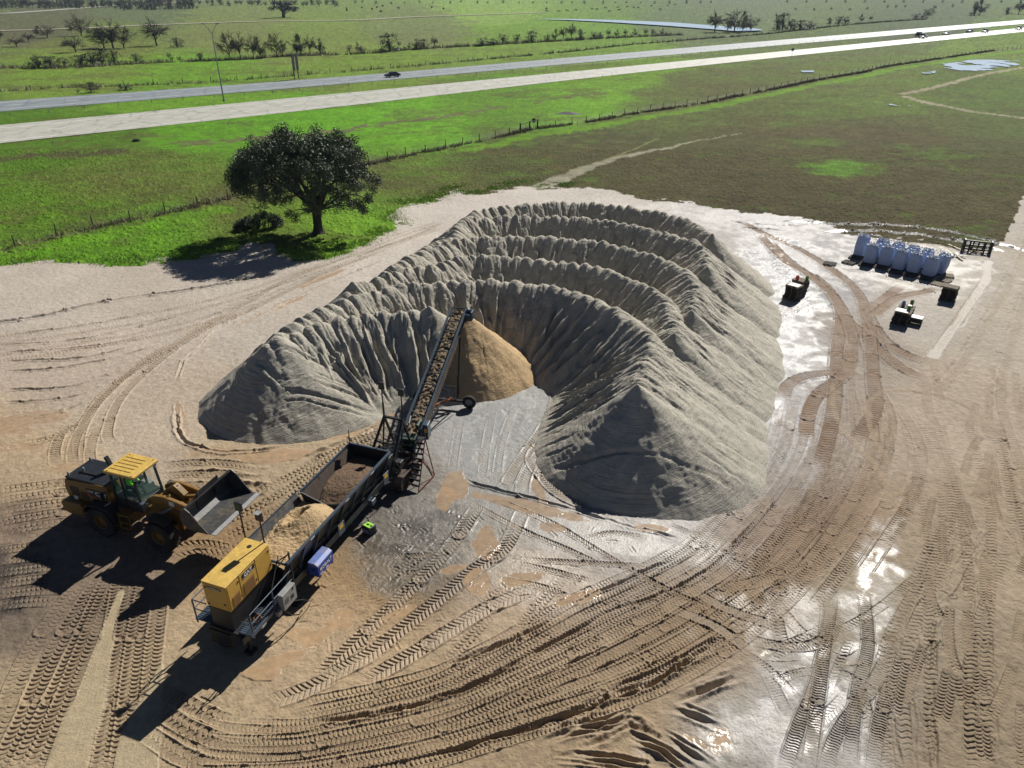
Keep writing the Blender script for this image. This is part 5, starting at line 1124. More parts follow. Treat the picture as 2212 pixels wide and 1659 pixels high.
# ------------------------------------------------------------------ bulk bags, pallets, buckets
def pallet_mesh(m):
    b = MB()
    for k in range(7): b.box(-.6, .6, -.5+k*.15, -.5+k*.15+.10, .12, .142)
    for x in (-.6, -.045, .51): b.box(x, x+.09, -.5, .5, .022, .12)
    for k in (0, 3, 6): b.box(-.6, .6, -.5+k*.15, -.5+k*.15+.10, 0, .022)
    o = b.build('pallet', m); me = o.data; bpy.data.objects.remove(o); return me
PAL_D, PAL_L = pallet_mesh(K['darkwood']), pallet_mesh(K['wood'])
def pallet(me, p, rz, label, group, z=0):
    o = link('pallet', me); o.location = (p[0], p[1], z); o.rotation_euler.z = rz; return props(o, label, 'pallet', group)
def bag_mesh(seed, w=1.12, h=1.78):
    rg = np.random.default_rng(seed); n = 13; m = 16; v = []; f = []
    per = []
    for i in range(n*4):
        s = i % n; t = s/n*2-1; side = i//n; x, y = [(t, -1), (1, t), (-t, 1), (-1, -t)][side]; k = (abs(x)**5+abs(y)**5)**(1/5.); per.append((x/k, y/k))
    tw = rg.uniform(-.08, .08); lean = rg.uniform(-.05, .05, 2)
    for j in range(m+1):
        t = j/m; bul = 1+.09*math.sin(math.pi*min(t*1.1, 1))-.05*t
        for i, (x, y) in enumerate(per):
            cz = .5+.5*math.cos(4*math.atan2(y, x)); wr = .018*math.sin(t*13+i*.9)*(.3+t)+.012*math.sin(i*2.3+t*5)
            crim = (t > .9)*(.05*math.sin(i*1.7+seed)+.03*math.sin(i*3.1))
            r = w/2*(bul+wr-.10*max(0, t-.88)/.12); z = .02+h*t+(crim*1.2 if j == m else 0)
            v.append((x*r+lean[0]*t, y*r+lean[1]*t, z))
    N_ = n*4
    for j in range(m):
        for i in range(N_): f.append((j*N_+i, j*N_+(i+1) % N_, (j+1)*N_+(i+1) % N_, (j+1)*N_+i))
    f.append(tuple(range(N_))[::-1]); b = MB(); b._add(v, f); body = b
    # sagging liner top
    tp = MB(); vv = []; ff = []; rings = [1.0, .86, .66, .42, .2]
    for q, rr in enumerate(rings):
        for i, (x, y) in enumerate(per):
            r = w/2*.85*rr; z = .02+h+[.0, .10, .05, -.06, -.08][q]+.05*math.sin(i*1.3+q*1.1+seed)+.035*math.sin(i*2.9-q); vv.append((x*r+lean[0], y*r+lean[1], z))
    for q in range(4):
        for i in range(N_): ff.append((q*N_+i, q*N_+(i+1) % N_, (q+1)*N_+(i+1) % N_, (q+1)*N_+i))
    ff.append(tuple(range(4*N_, 5*N_))); tp._add(vv, ff)
    lps = []
    for sx, sy in ((-1, -1), (1, -1), (1, 1), (-1, 1)):
        c = Vector((sx*w*.40+lean[0], sy*w*.40+lean[1], h-.02)); u = Vector((-sx, sy*.6, 0)).normalized(); hh = rg.uniform(.12, .26); pts = [c+u*(.22*math.cos(a))+Vector((sx*.05*math.sin(a), sy*.05*math.sin(a), hh*math.sin(a))) for a in np.linspace(0, math.pi, 9)]
        lp = MB(); lps.append(lp)
        for p, q in zip(pts[:-1], pts[1:]): lp.beam(p, q, .07, .012)
    sp = MB(); c = Vector((lean[0]+rg.uniform(-.2, .2), lean[1]+rg.uniform(-.2, .2), h)); pr = [(.17+.02*math.sin(i), i*.05) for i in range(5)]; sp.lathe([(.16, -.05), (.17, .05), (.20, .12), (.19, .16), (.15, .12), (.13, 0)], c, (rg.uniform(-.4, .4), rg.uniform(-.4, .4), 1), 14)
    st = MB(); st.box(-.30, .12, -w*.57, -w*.565, h*.66, h*.675)
    return body, tp, lps, sp, st
def c6b(x, y, h=0): return GS(1900+x/7.373, 520+y/7.373, h)
BAGS = [(425, 480, 'standing apart at the far left'), (590, 605, 'leftmost of the front row'), (840, 645, 'second in the front row'), (1075, 715, 'third in the front row'),
        (1320, 765, 'fourth in the front row'), (1585, 822, 'at the right end of the front row'), (760, 520, 'leftmost of the rear row'), (1010, 570, 'second in the rear row'), (1250, 640, 'third in the rear row'),
        (1490, 700, 'fourth in the rear row'), (1740, 775, 'leaning outwards at the right rear')]
rowdir = (c6b(1560, 815)-c6b(590, 600)); RW = math.atan2(rowdir.y, rowdir.x)
for i, (x, y, lb) in enumerate(BAGS):
    p = c6b(x, y); back = Vector((-math.sin(RW), math.cos(RW), 0))
    c = p+back*.45; rz = RW+random.uniform(-.09, .09)
    T = thing('bulk_bag', 'white bulk bag coloured with blue shade, '+lb, 'bulk bag', (c.x, c.y, .142), rz, 'bulk bags standing on pallets')
    h = [1.95, 1.75, 1.78, 1.80, 1.78, 1.72, 1.70, 1.68, 1.72, 1.75, 1.75][i]
    bo, tp, lp, sp, st = bag_mesh(50+i, 1.14, h); bd = bo.build('body', K['bag'], T, True); tp.build('liner', K['bagin'], T, True); [q_.build('lifting_loop', K['bagin'], T) for q_ in lp]; sp.build('spout', K['bagin'], T, True); st.build('printed_line', K['grey'], bd)
    if 'leaning' in lb: T.rotation_euler = (0, .16, rz)
    for k, off in enumerate((0, -.62) if i < 6 else (0,)):
        q = c+back*(-.0+off*1.9)
        pallet(PAL_D, q+Vector((0, 0, 0)), rz, ('dark pallet under the bulk bag '+lb) if k == 0 else ('empty dark pallet before the bulk bag '+lb), 'dark pallets among the bulk bags', z=.0)
for x, y, me, lb, rz in ((1893, 603, PAL_D, 'single dark pallet lying alone left of the bulk bags', .2), (1937, 600, PAL_D, 'slatted pallet lying before the bag that stands apart', -.1), (2160, 630, PAL_L, 'grey pallet with wide gaps lying right of the bags, farthest from the camera', .35),
                          (2153, 641, PAL_L, 'pale pallet lying flat between two others right of the bags', -.1), (2136, 649, PAL_L, 'pale pallet lying nearest the bags, partly under their shadow', 0)):
    p = GS(x, y); pallet(me, p, RW+rz, lb, 'loose pallets on the sand')
def stack(x, y, n, rz, who, top=PAL_L, off=(0, 0), n2=0):
    p = GS(x, y)+Vector((off[0], off[1], 0))
    for k in range(n):
        me = top if k == n-1 else PAL_D
        ordn = ['bottom', 'second', 'third', 'fourth', 'fifth', 'sixth', 'seventh', 'eighth', 'ninth', 'tenth'][k] if k < n-1 else 'topmost'
        pallet(me, (p.x+random.uniform(-.05, .05)+k*.012, p.y+random.uniform(-.05, .05)), rz+random.uniform(-.04, .04), (f'pale topmost pallet in the stack {who}' if k == n-1 else f'dark pallet, {ordn} from the ground, in the stack {who}'), 'stacked pallets', z=k*.146)
    return p, n*.146
pA, hA = stack(1806, 681, 9, RW-.12, 'left of the red bucket', off=(0, 0)); pB, hB = stack(1806, 681, 9, RW-.12, 'under the red bucket', off=(1.0, 1.35))
pC, hC = stack(2052, 738, 8, RW+.1, 'with the pale board', off=(0, 0)); pD, hD = stack(2052, 738, 7, RW+.1, 'behind the green buckets', off=(.9, 1.3))
pE, hE = stack(2160, 684, 9, RW+.05, 'standing alone')
def bucket(p, z, m, label, full=False):
    T = thing('bucket', label, 'bucket', (p[0], p[1], z), random.uniform(0, 3), 'plastic buckets on the pallet stacks')
    b = MB(); b.lathe([(.001, 0), (.13, 0), (.155, .36), (.163, .365), (.163, .38), (.148, .38), (.125, .02), (.001, .02)], (0, 0, 0), (0, 0, 1), 20); b.build('body', m, T, True)
    b = MB(); b.path([(.158*math.cos(a), .02, .35-.13*math.sin(a)) for a in np.linspace(0, math.pi, 9)], .006, 5); b.build('handle', K['galv'], T)
    if full: b = MB(); b.lathe([(.001, .39), (.165, .388), (.168, .37), (.15, .37)], (0, 0, 0), (0, 0, 1), 20); b.build('lid', K['label_w'], T)
bucket(pB+Vector((-.35, -.15, 0)), hB+.02, K['red'], 'red bucket standing on a pallet stack'); bucket(pB+Vector((.45, -.35, 0)), hB+.02, K['green'], 'small green bucket beside the red one on the pallet stack')
bucket(pC+Vector((.55, .15, 0)), hC+.02, K['green'], 'green bucket with white lid on the nearer pallet stack', True); bucket(pD+Vector((.55, .2, 0)), hD+.06, K['green'], 'green bucket at the back corner of the double pallet stack')
bucket(pD+Vector((-.2, .1, 0)), hD+.02, K['bluetop'], 'pale blue bucket on the double pallet stack')
b = MB(); b.box(-.5, .5, -.4, .4, 0, .03, .008); o = b.build('board', K['white']); o.location = (pA.x, pA.y-.05, hA+.002); o.rotation_euler.z = RW; props(o, 'pale board lying on top of the pallet stack left of the red bucket', 'board')
b = MB(); b.box(-.5, .5, -.4, .4, 0, .03, .008); o = b.build('board', K['white']); o.location = (pC.x-.05, pC.y, hC+.002); o.rotation_euler.z = RW; props(o, 'white board lying on the pallet stack with the white lidded bucket', 'board')
p = GS(2087, 739); T = thing('crate', 'small dark crate with a white lid beside the pallet stack', 'crate', p, RW+.1); b = MB()
for s in (-1, 1):
    for t_ in (-1, 1): b.box(s*.42-.05, s*.42+.05, t_*.32-.05, t_*.32+.05, 0, .62)
for z in (.1, .3, .5): b.box(-.45, .45, -.36, -.33, z-.07, z+.07); b.box(-.45, .45, .33, .36, z-.07, z+.07); b.box(-.45, -.42, -.33, .33, z-.07, z+.07); b.box(.42, .45, -.33, .33, z-.07, z+.07)
b.build('body', K['black'], T); b = MB(); b.box(-.48, .48, -.38, .38, .62, .66, .01); b.build('lid', K['white'], T)
# fork attachment and boards at the field edge
p = GS(2226, 574); T = thing('fork_attachment', 'black steel fork frame attachment left on the grass edge', 'attachment', p, RW+.35); b = MB()
for x in (-1.25, 1.25): b.box(x-.12, x+.12, -.35, .35, .0, 1.25, .05)
for z in (.25, .65, 1.1): b.beam((-1.25, 0, z), (1.25, 0, z), .14, .14)
for x in (-.5, .0, .5): b.beam((x, 0, .1), (x+.12, .05, 1.1), .1, .12)
b.beam((-.6, .1, .4), (.2, .3, .9), .1, .1); b.build('frame', K['black'], T)
for x in (-.7, .7): b = MB(); b.box(x-.08, x+.08, -1.1, .05, .03, .09); b.box(x-.08, x+.08, 0, .06, .03, 1.1); b.build('fork', K['black'], T)
for (a, c, lb) in ((GS(2163, 557, .1), GS(2200, 572, .15), 'thin pale board lying toward the fork frame'), (GS(2164, 566, .3), GS(2197, 594, .06), 'broad white board lying across scrap by the fork frame')):
    b = MB(); b.beam(a, c, .22, .04); props(b.build('board', K['lightwood']), lb, 'board')
b = MB(); random.seed(5)
for k in range(9): q = GS(2178+random.uniform(-10, 10), 583+random.uniform(-3, 3), .08); d = Vector((random.uniform(-.7, .7), random.uniform(-.5, .5), .1)); b.beam(q-d, q+d, .18, .05)
props(b.build('scrap_wood', K['white']), 'loose white scrap boards heaped under the broad board', 'scrap')
# ------------------------------------------------------------------ plants
def ht(base, py):
    """height above `base` that shows at picture row py"""
    q = (base.y*(SP)+((py-829.5)/FPX)*base.y*CP)/(CP-((py-829.5)/FPX)*SP); return CAM_H-q
def leaves(cent, rad, n, size, seed=0, flat=1.0):
    """n little leaf quads scattered in balls round cent (k,3)"""
    rg = np.random.default_rng(seed); k = len(cent); idx = rg.integers(0, k, n)
    d = rg.normal(size=(n, 3)); d /= np.linalg.norm(d, axis=1)[:, None]; d *= (rg.random(n)**.42)[:, None]*np.asarray(rad)[idx][:, None]; d[:, 2] *= flat
    c = np.asarray(cent)[idx]+d
    a = rg.normal(size=(n, 3)); a /= np.linalg.norm(a, axis=1)[:, None]; b = np.cross(a, rg.normal(size=(n, 3))); b /= np.linalg.norm(b, axis=1)[:, None]
    s = (size*rg.uniform(.6, 1.4, n))[:, None]; v = np.stack([c-a*s, c-b*s*.45, c+a*s, c+b*s*.45], 1).reshape(-1, 3)
    return v, np.arange(4*n).reshape(-1, 4)
def leaf_mat(name, c1, c2, tr=.12, rough=.55):
    m, t, b = new_mat(name); g = N(t, 'ShaderNodeNewGeometry'); n = N(t, 'ShaderNodeTexNoise', Scale=.9, Detail=3.0); t.links.new(g.outputs['Position'], n.inputs['Vector'])
    ad = N(t, 'ShaderNodeMath', operation='ADD'); t.links.new(n.outputs[0], ad.inputs[0]); mm = N(t, 'ShaderNodeMath', operation='MULTIPLY'); mm.inputs[1].default_value = .7; t.links.new(g.outputs['Random Per Island'], mm.inputs[0]); t.links.new(mm.outputs[0], ad.inputs[1])
    cr = N(t, 'ShaderNodeValToRGB'); cr.color_ramp.elements[0].color = (*c1, 1); cr.color_ramp.elements[1].color = (*c2, 1); cr.color_ramp.elements[0].position = .4; cr.color_ramp.elements[1].position = 1.1 if 0 else 1.0
    t.links.new(ad.outputs[0], cr.inputs[0]); t.links.new(cr.outputs[0], b.inputs['Base Color']); b.inputs['Roughness'].default_value = rough; b.inputs['Specular IOR Level'].default_value = .35
    return m
M_OAK = leaf_mat('oak_leaves', (.018, .032, .012), (.080, .105, .055)); M_DARK = leaf_mat('evergreen_leaves', (.010, .018, .010), (.035, .05, .025)); M_TWIG = mat('grey_twigs', (.065, .057, .050), .9, scale=1.0)
M_BARK = mat('bark', (.035, .030, .026), .9, scale=4, bump=.04); M_BRUSH = leaf_mat('dry_brush', (.10, .085, .06), (.26, .22, .15))
def limb(mb, pts, r0, r1, n=6):
    P, s = smooth3(pts, 5)
    for i in range(len(P)-1):
        t0 = i/(len(P)-1); t1 = (i+1)/(len(P)-1); mb.tube(P[i], P[i+1], r0+(r1-r0)*t0, n, r0+(r1-r0)*t1)
def smooth3(pts, k):
    P = [Vector(p) for p in pts]; E = [2*P[0]-P[1]]+P+[2*P[-1]-P[-2]]; out = []
    for i in range(1, len(E)-2):
        a, b, c, d = E[i-1:i+3]
        for j in range(k): t = j/k; out.append(.5*((2*b)+(-a+c)*t+(2*a-5*b+4*c-d)*t*t+(-a+3*b-3*c+d)*t**3))
    return out+[P[-1]], None
def live_oak():
    random.seed(21); base = G(687, 505); T = thing('live_oak', 'large spreading live oak tree at the edge of the sand yard', 'tree', base)
    H = 11.2; b = MB(); lean = Vector((.15, 0, 3.0))
    prof = [(.78, -.1), (.58, .35), (.48, 1.0), (.46, 1.8), (.50, 2.5), (.42, 3.1)]
    k = len(prof); nn = 14
    v = []; 
    for i in range(nn):
        a = 2*math.pi*i/nn
        for r, z in prof: rr = r*(1+.14*math.sin(3*a+z)+.08*math.sin(5*a)); v.append((rr*math.cos(a)+.05*z, rr*math.sin(a), z))
    b._add(v, [(i*k+j, i*k+j+1, ((i+1) % nn)*k+j+1, ((i+1) % nn)*k+j) for i in range(nn) for j in range(k-1)])
    b.lathe([(.001, .2), (.2, .15), (.28, 0), (.2, -.15), (.001, -.2)], (.5, -.05, 2.1), (1, 0, 0), 10)
    cent = []; rad = []; crown_c = Vector((-.9, 0, 5.7))
    n1 = 15; mains = []
    for i in range(n1):
        a = 2*math.pi*(i+random.uniform(-.3, .3))/n1*1.0; el = random.choice([.12, .35, .6, .95, 1.2]) if i % 3 else random.uniform(.05, .3)
        d = Vector((math.cos(a)*math.cos(el)*7.4, math.sin(a)*math.cos(el)*6.6, math.sin(el)*5.3)); end = crown_c+d*.66+Vector((0, 0, -.3))
        mid1 = Vector((.1, 0, 2.9))+Vector((math.cos(a)*1.0, math.sin(a)*.9, .9+random.uniform(0, .5))); mid2 = mid1.lerp(end, .5)+Vector((random.uniform(-.5, .5), random.uniform(-.5, .5), random.uniform(.1, .9)))
        pts = [Vector((.1, 0, 2.6)), mid1, mid2, end]; limb(b, pts, .26, .10, 7); mains.append((mid2, end, d))
        for j in range(11):
            st = mid2.lerp(end, random.uniform(.0, 1)); a2 = random.uniform(-1.0, 1.0); dd = (Matrix.Rotation(a2, 3, 'Z') @ d)+Vector((0, 0, random.uniform(-2.8, 3.2)))
            dn = Vector((dd.x/7.7, dd.y/6.8, dd.z/5.5)); dn = dn.normalized()*random.uniform(.72, 1.0); tip = crown_c+Vector((dn.x*7.7, dn.y*6.8, dn.z*5.5))
            if tip.z < 2.6: tip.z = 2.6+random.uniform(0, .8)
            if (tip-st).length > 5.2: tip = st+(tip-st).normalized()*5.2
            m = st.lerp(tip, .5)+Vector((random.uniform(-.4, .4), random.uniform(-.4, .4), random.uniform(-.2, .5))); limb(b, [st, m, tip], .07, .025, 4)
            cent.append(tuple(tip)); rad.append(random.uniform(.6, 1.05)); cent.append(tuple(m.lerp(tip, .4))); rad.append(random.uniform(.35, .7))
    for i in range(210):
        a = random.uniform(0, 2*math.pi); el = math.asin(random.uniform(.0, 1)); s_ = random.uniform(.82, 1.02)*(1+.08*math.sin(3*a)+.06*math.sin(7*a+el*5)); cent.append((crown_c.x+math.cos(a)*math.cos(el)*7.9*s_, math.sin(a)*math.cos(el)*6.7*s_, crown_c.z+math.sin(el)*5.2*s_)); rad.append(random.uniform(.5, .95))
    for x, y, z in ((5.0, .5, 3.4), (6.0, .3, 4.0), (6.3, -1.0, 4.2), (5.2, -1.6, 3.8), (4.4, -.6, 3.6), (6.6, .8, 4.8), (1.0, -1.0, 3.1), (-2.6, -1.2, 2.6), (-1.8, -1.6, 2.3), (5.6, -1.0, 3.0), (5.9, -2.0, 3.4)): cent.append((x, y, z)); rad.append(.6); limb(b, [(.2, -.2, 2.7), (x*.6, y*.6, z+.4), (x, y, z)], .08, .02, 4)
    b.build('trunk', M_BARK, T, True); v, f = leaves(cent, rad, 115000, .105, 5); link('crown', np_mesh('crown', v, f, [M_OAK], False), T)
live_oak()
def bare_variant(seed, wide=.42, low=.16):
    """unit height leafless tree: trunk mesh and branch mesh"""
    rg = random.Random(seed); tr, br = MB(), MB(); f = Vector((rg.uniform(-.02, .02), rg.uniform(-.02, .02), low))
    tr.tube((0, 0, -.02), f, .026, 6, .018); stems = [f]
    for k in range(2): q = Vector((rg.uniform(-.07, .07), rg.uniform(-.07, .07), low+.14+.1*k)); tr.tube(f, q, .016, 5, .010); stems.append(q)
    c = Vector((0, 0, .58))
    def pt(r0, r1):
        a = rg.uniform(0, 6.283); z = rg.uniform(-.85, 1); k = math.sqrt(1-z*z)*rg.uniform(r0, r1); return c+Vector((math.cos(a)*k*wide, math.sin(a)*k*wide, z*.42*rg.uniform(r0, 1)))
    for i in range(20):
        s0 = rg.choice(stems); e = pt(.45, .75); m = s0.lerp(e, .5)+Vector((rg.uniform(-.03, .03), rg.uniform(-.03, .03), rg.uniform(0, .05))); br.tube(s0, m, .010, 4, .007); br.tube(m, e, .007, 3, .004)
        for j in range(10):
            t = rg.uniform(.1, 1); s1 = m.lerp(e, t); d = (s1-c)*1.2+Vector((rg.uniform(-.3, .3), rg.uniform(-.3, .3), rg.uniform(-.12, .3)))*wide/.42; e1 = s1+d.normalized()*rg.uniform(.10, .22); br.tube(s1, e1, .006, 3, .0035)
            for k in range(4): s2 = s1.lerp(e1, rg.uniform(.3, 1)); d2 = (e1-s1).normalized()+Vector((rg.uniform(-.9, .9), rg.uniform(-.9, .9), rg.uniform(-.5, .9))); br.tube(s2, s2+d2.normalized()*rg.uniform(.05, .12), .0036, 3, .0018)
    ms = []
    for mb, nm in ((tr, 'trunk'), (br, 'crown')):
        o = mb.build(nm, M_TWIG); ms.append(o.data); bpy.data.objects.remove(o)
    zs = [0.0]*(len(ms[1].vertices)*3); ms[1].vertices.foreach_get('co', zs); return ms, max(zs[2::3])
def dark_variant(seed, n=900, oak=False):
    rg = random.Random(seed); cent = []; rad = []; tr = MB(); tr.tube((0, 0, -.02), (.02, 0, .4), .05, 6, .03)
    for i in range(26):
        a = rg.uniform(0, 6.28); rr = rg.uniform(0, .40); z = rg.uniform(.18 if not oak else .4, .85); rr *= math.sqrt(max(.1, 1-((z-.45)/.5)**2)); cent.append((rr*math.cos(a)*1.25, rr*math.sin(a)*1.25, z)); rad.append(rg.uniform(.10, .19)); tr.tube((.01, 0, rg.uniform(.1, .3)), cent[-1], .012, 3, .004)
    for i in range(7): a = rg.uniform(0, 6.28); cent.append((.35*math.cos(a), .35*math.sin(a), .10 if not oak else .5)); rad.append(.13)
    v, f = leaves(cent, rad, n, .035, seed); me = np_mesh('crown', v, f, [M_DARK], False); o = tr.build('trunk', M_TWIG); m0 = o.data; bpy.data.objects.remove(o); return [m0, me], 1.0
random.seed(9)
BARE = [bare_variant(60+i, [.42, .52, .62, .48][i % 4], [.2, .14, .12, .16][i % 4]) for i in range(4)]; DARK = [dark_variant(70+i) for i in range(3)]; OAKV = [dark_variant(90, 1500, True)]
ORD = ['first', 'second', 'third', 'fourth', 'fifth', 'sixth', 'seventh', 'eighth', 'ninth', 'tenth', 'eleventh', 'twelfth', 'thirteenth', 'fourteenth', 'fifteenth', 'sixteenth', 'seventeenth', 'eighteenth', 'nineteenth', 'twentieth']
ORD += ['twenty-'+o for o in ORD[:9]]+['thirtieth']+['thirty-'+o for o in ORD[:9]]+['fortieth']+['forty-'+o for o in ORD[:9]]+['fiftieth']
KD = {'b': ('bare grey tree', 'bare_tree', 'tree'), 'd': ('dark bushy evergreen', 'evergreen_tree', 'tree'), 's': ('low dark shrub', 'shrub', 'shrub'), 'o': ('spreading dark oak', 'oak_tree', 'tree'), 't': ('thin twiggy sapling', 'sapling', 'tree')}
def plants(rows, where, group):
    rows = sorted(rows, key=lambda r: r[0])
    for i, (x, y, hp, k, *wd) in enumerate(rows):
        p = G(x, y); h = max(.8, ht(p, y-hp))*1.12; var = random.choice({'b': BARE, 't': BARE, 'd': DARK, 's': DARK, 'o': OAKV}[k]); (m0, m1), zm = var
        T = thing(KD[k][1], f'{KD[k][0]}, {ORD[i]} from the left {where}', KD[k][2], (p.x, p.y, 0), random.uniform(0, 6.28), group)
        sx = h/zm
        if wd: sx = 1.15*wd[0]/FPX*(p.y*CP+CAM_H*SP)/(1.0 if k in 'dso' else .8)
        T.scale = (sx, sx, h/zm)
        link('trunk', m0, T); link('crown', m1, T)
plants([(440+57,128,58,'b'),(520,127,56,'b'),(548,126,50,'b'),(563,125,48,'b'),(599,123,52,'b'),(611,122,34,'t'),(642,120,48,'b'),(651,119,44,'b'),(670,118,42,'b'),(692,118,36,'d',26),(433,132,18,'s',22),(365,127,14,'t'),(388,132,12,'t')], 'in the row behind the light pole', 'trees in the row behind the light pole')
plants([(755,111,14,'s',14),(775,113,22,'t'),(781,114,12,'s',20),(842,112,40,'d',42),(885,106,14,'t'),(900,107,24,'d',24),(916,106,22,'d',22),(938,103,26,'b'),(1042,99,18,'d',26),(1066,98,16,'s',30),(1087,94,20,'d',26),(1117,92,18,'d',20),(1147,92,25,'d',28),(1183,90,15,'d',18),(1200,88,26,'b'),
        (1217,86,30,'b'),(1234,86,38,'b'),(1255,86,22,'d',26),(1283,84,15,'d',20),(1297,83,14,'d',16),(1313,80,18,'b'),(1332,80,17,'b'),(1351,79,17,'b'),(1371,79,17,'b'),(1395,77,16,'b'),(1411,77,15,'t'),(1430,76,15,'t')], 'along the far field fence', 'trees along the far field fence')
plants([(3,85,20,'b'),(36,101,22,'b',34),(62,90,20,'b',26),(80,78,16,'b'),(103,82,28,'b',40),(164,113,36,'b',44),(176,77,46,'b',40),(196,80,22,'b'),(225,104,44,'b',50),(245,104,60,'b',60),(267,104,54,'b',44),(339,99,60,'b',56),(383,102,20,'s',28)], 'in the left pasture', 'trees scattered in the left pasture')
plants([(85,147,28,'s',50),(112,147,26,'s',50),(140,144,18,'s',26),(175,142,24,'s',40),(200,141,30,'s',46),(222,139,34,'s',46),(248,137,26,'s',34),(295,135,18,'s',26),(372,131,10,'t')], 'in the dark thicket by the pasture fence', 'shrubs of the thicket by the pasture fence')
plants([(197,200,24,'t',38),(170,201,10,'t'),(272,195,13,'s',30),(262,195,14,'t')], 'by the roadside fence', 'brush by the roadside fence')
plants([(613,38,36,'o',66)], 'beyond the dirt track', 'big oak beyond the track')
plants([(1544,70,46,'b',42),(1571,69,30,'b'),(1586,70,48,'b',46),(1604,69,36,'b'),(1622,68,36,'b',30),(1678,65,34,'d',22),(1690,64,36,'d',26),(1708,64,24,'d',24),(1728,65,22,'s',34),(1748,64,20,'s',30),(1792,52,13,'s',18),(1812,52,17,'d',20),(1826,51,16,'s',18),(1859,48,18,'b'),(1881,46,13,'t'),
        (1978,41,12,'s',22),(1992,40,12,'s',20),(2004,38,20,'b',22),(2104,34,30,'d',20),(2116,33,36,'b',24),(2174,31,16,'s',24),(2200,31,30,'b',26),(2212,31,30,'b')], 'beside and right of the pond', 'trees beside and right of the pond')
plants([(x+random.uniform(-5, 5), 17+random.uniform(-2, 2)-(x > 250)*(x-250)*.012+(x > 250)*4, random.uniform(18, 30), 'b' if random.random() < .45 else 'd') for x in range(4, 424, 9)], 'in the tree line at the top left', 'trees of the tree line at the top left')
plants([(x+random.uniform(-6, 6), 13+random.uniform(-3, 2), random.uniform(12, 19), 'b' if random.random() < .55 else 'd') for x in list(range(430, 730, 13))], 'in the tree line above the big oak', 'trees of the tree line above the big oak')
plants([(x+random.uniform(-8, 8), random.uniform(7, 9), random.uniform(5, 9), 'd' if random.random() < .6 else 'b') for x in range(760, 1560, 30)], 'in the blue distance at the top centre', 'trees in the blue distance at the top centre')
plants([(x+random.uniform(-8, 8), 24-(x > 1900)*6+random.uniform(-2, 2), random.uniform(7, 10), 't') for x in (1722,1765,1800,1840,1880,1910,1935,1950,2020,2060)]+[(x, 6, 7, 'd') for x in range(1700, 2212, 42)], 'on the plain at the top right', 'trees on the plain at the top right')
# bush by the oak
base = G(555, 492); T = thing('bush', 'dense dark bush on the grass left of the live oak trunk', 'bush', base); random.seed(4); cent = []; rad = []; b = MB()
for i in range(60):
    t = random.uniform(-1, 1); h = (1-abs(t)**2.4); x = t*2.5; c = (x+.3, random.uniform(-.9, .9)+t*.5, .25+random.uniform(.0, 1.2)*h+.35*(t > .1)*h); cent.append(c); rad.append(random.uniform(.3, .55))
for i in range(260): c = random.choice(cent); d = Vector((random.uniform(-.5, .5), random.uniform(-.5, .5), random.uniform(.2, .8))); b.tube((c[0]*.8, c[1]*.7, .05), Vector(c)+d, .012, 3, .004)
b.build('stems', M_TWIG, T); v, f = leaves(cent, rad, 9000, .075, 8); link('foliage', np_mesh('foliage', v, f, [M_DARK], False), T)
# ------------------------------------------------------------------ fences
def fence(name, label, pts, gap, h, r, wires=(.35, .65, .95), maxn=100, skip=None, lean=.04, m=None, group=None):
    Q, s = smooth_line(ppoly(pts), gap); T = thing(name, label, 'fence', (Q[0][0], Q[0][1], 0), 0, group); o = Vector((Q[0][0], Q[0][1], 0)); n = 0; m = m or K['post']
    b = MB(); b.tube((0, 0, -.3), (0, 0, h), r, 6, r*.8); pm = b.build('post', m); me = pm.data; bpy.data.objects.remove(pm)
    for i, q in enumerate(Q):
        px, py = proj(q[0], q[1])
        if px < -60 or px > 2270 or n >= maxn or (skip and skip(px)): continue
        c = link('post', me, T); c.location = Vector((q[0], q[1], ground_h(q[0], q[1])))-o; c.rotation_euler = (random.gauss(0, lean), random.gauss(0, lean), 0); c.scale = (1, 1, random.uniform(.88, 1.1)); n += 1
    b = MB()
    for z in wires:
        for q0, q1 in zip(Q[:-1], Q[1:]): b.tube(Vector((q0[0], q0[1], z))-o, Vector((q1[0], q1[1], z))-o, .006+.00004*q0[1], 3)
    b.build('wires', K['wire'], T); return Q
random.seed(12)
F1 = fence('fence', 'wire fence on dark wooden posts between the yard field and the highway verge', FENCE1, 4.25, 1.35, .075, skip=lambda x: 1108 < x < 1168)
F2p = [(-80,203),(26,197),(146,190),(288,185),(454,178),(630,164),(743,156),(868,145.5),(962,137),(1087,125),(1238,111),(1357,97.6),(1460,89.7),(1499,85.6),(1646,75),(1760,62),(1882,50),(2000,42)]
fence('fence', 'wire fence on posts just beyond the far carriageway', F2p, 7.6, 1.4, .10, (.7,))
F3p = [(-60,256),(16,252),(348,221),(616,200),(748,188),(1166,151),(1447,125),(1528,115),(1700,98),(1841,83),(2000,68),(2212,54.5)]
fence('cable_barrier', 'low cable barrier on short posts in the grass between the carriageways', F3p, 7.3, 1.0, .07, (.55, .75), m=K['galv'])
F4p = [(-80,150),(0,148),(150,147),(308,137),(497,130),(620,122),(758,118),(880,108),(1029,99),(1173,91),(1327,82),(1468,76)]
fence('fence', 'sparse field fence running past the bare tree row', F4p, 9.5, 1.5, .10, (.8,))
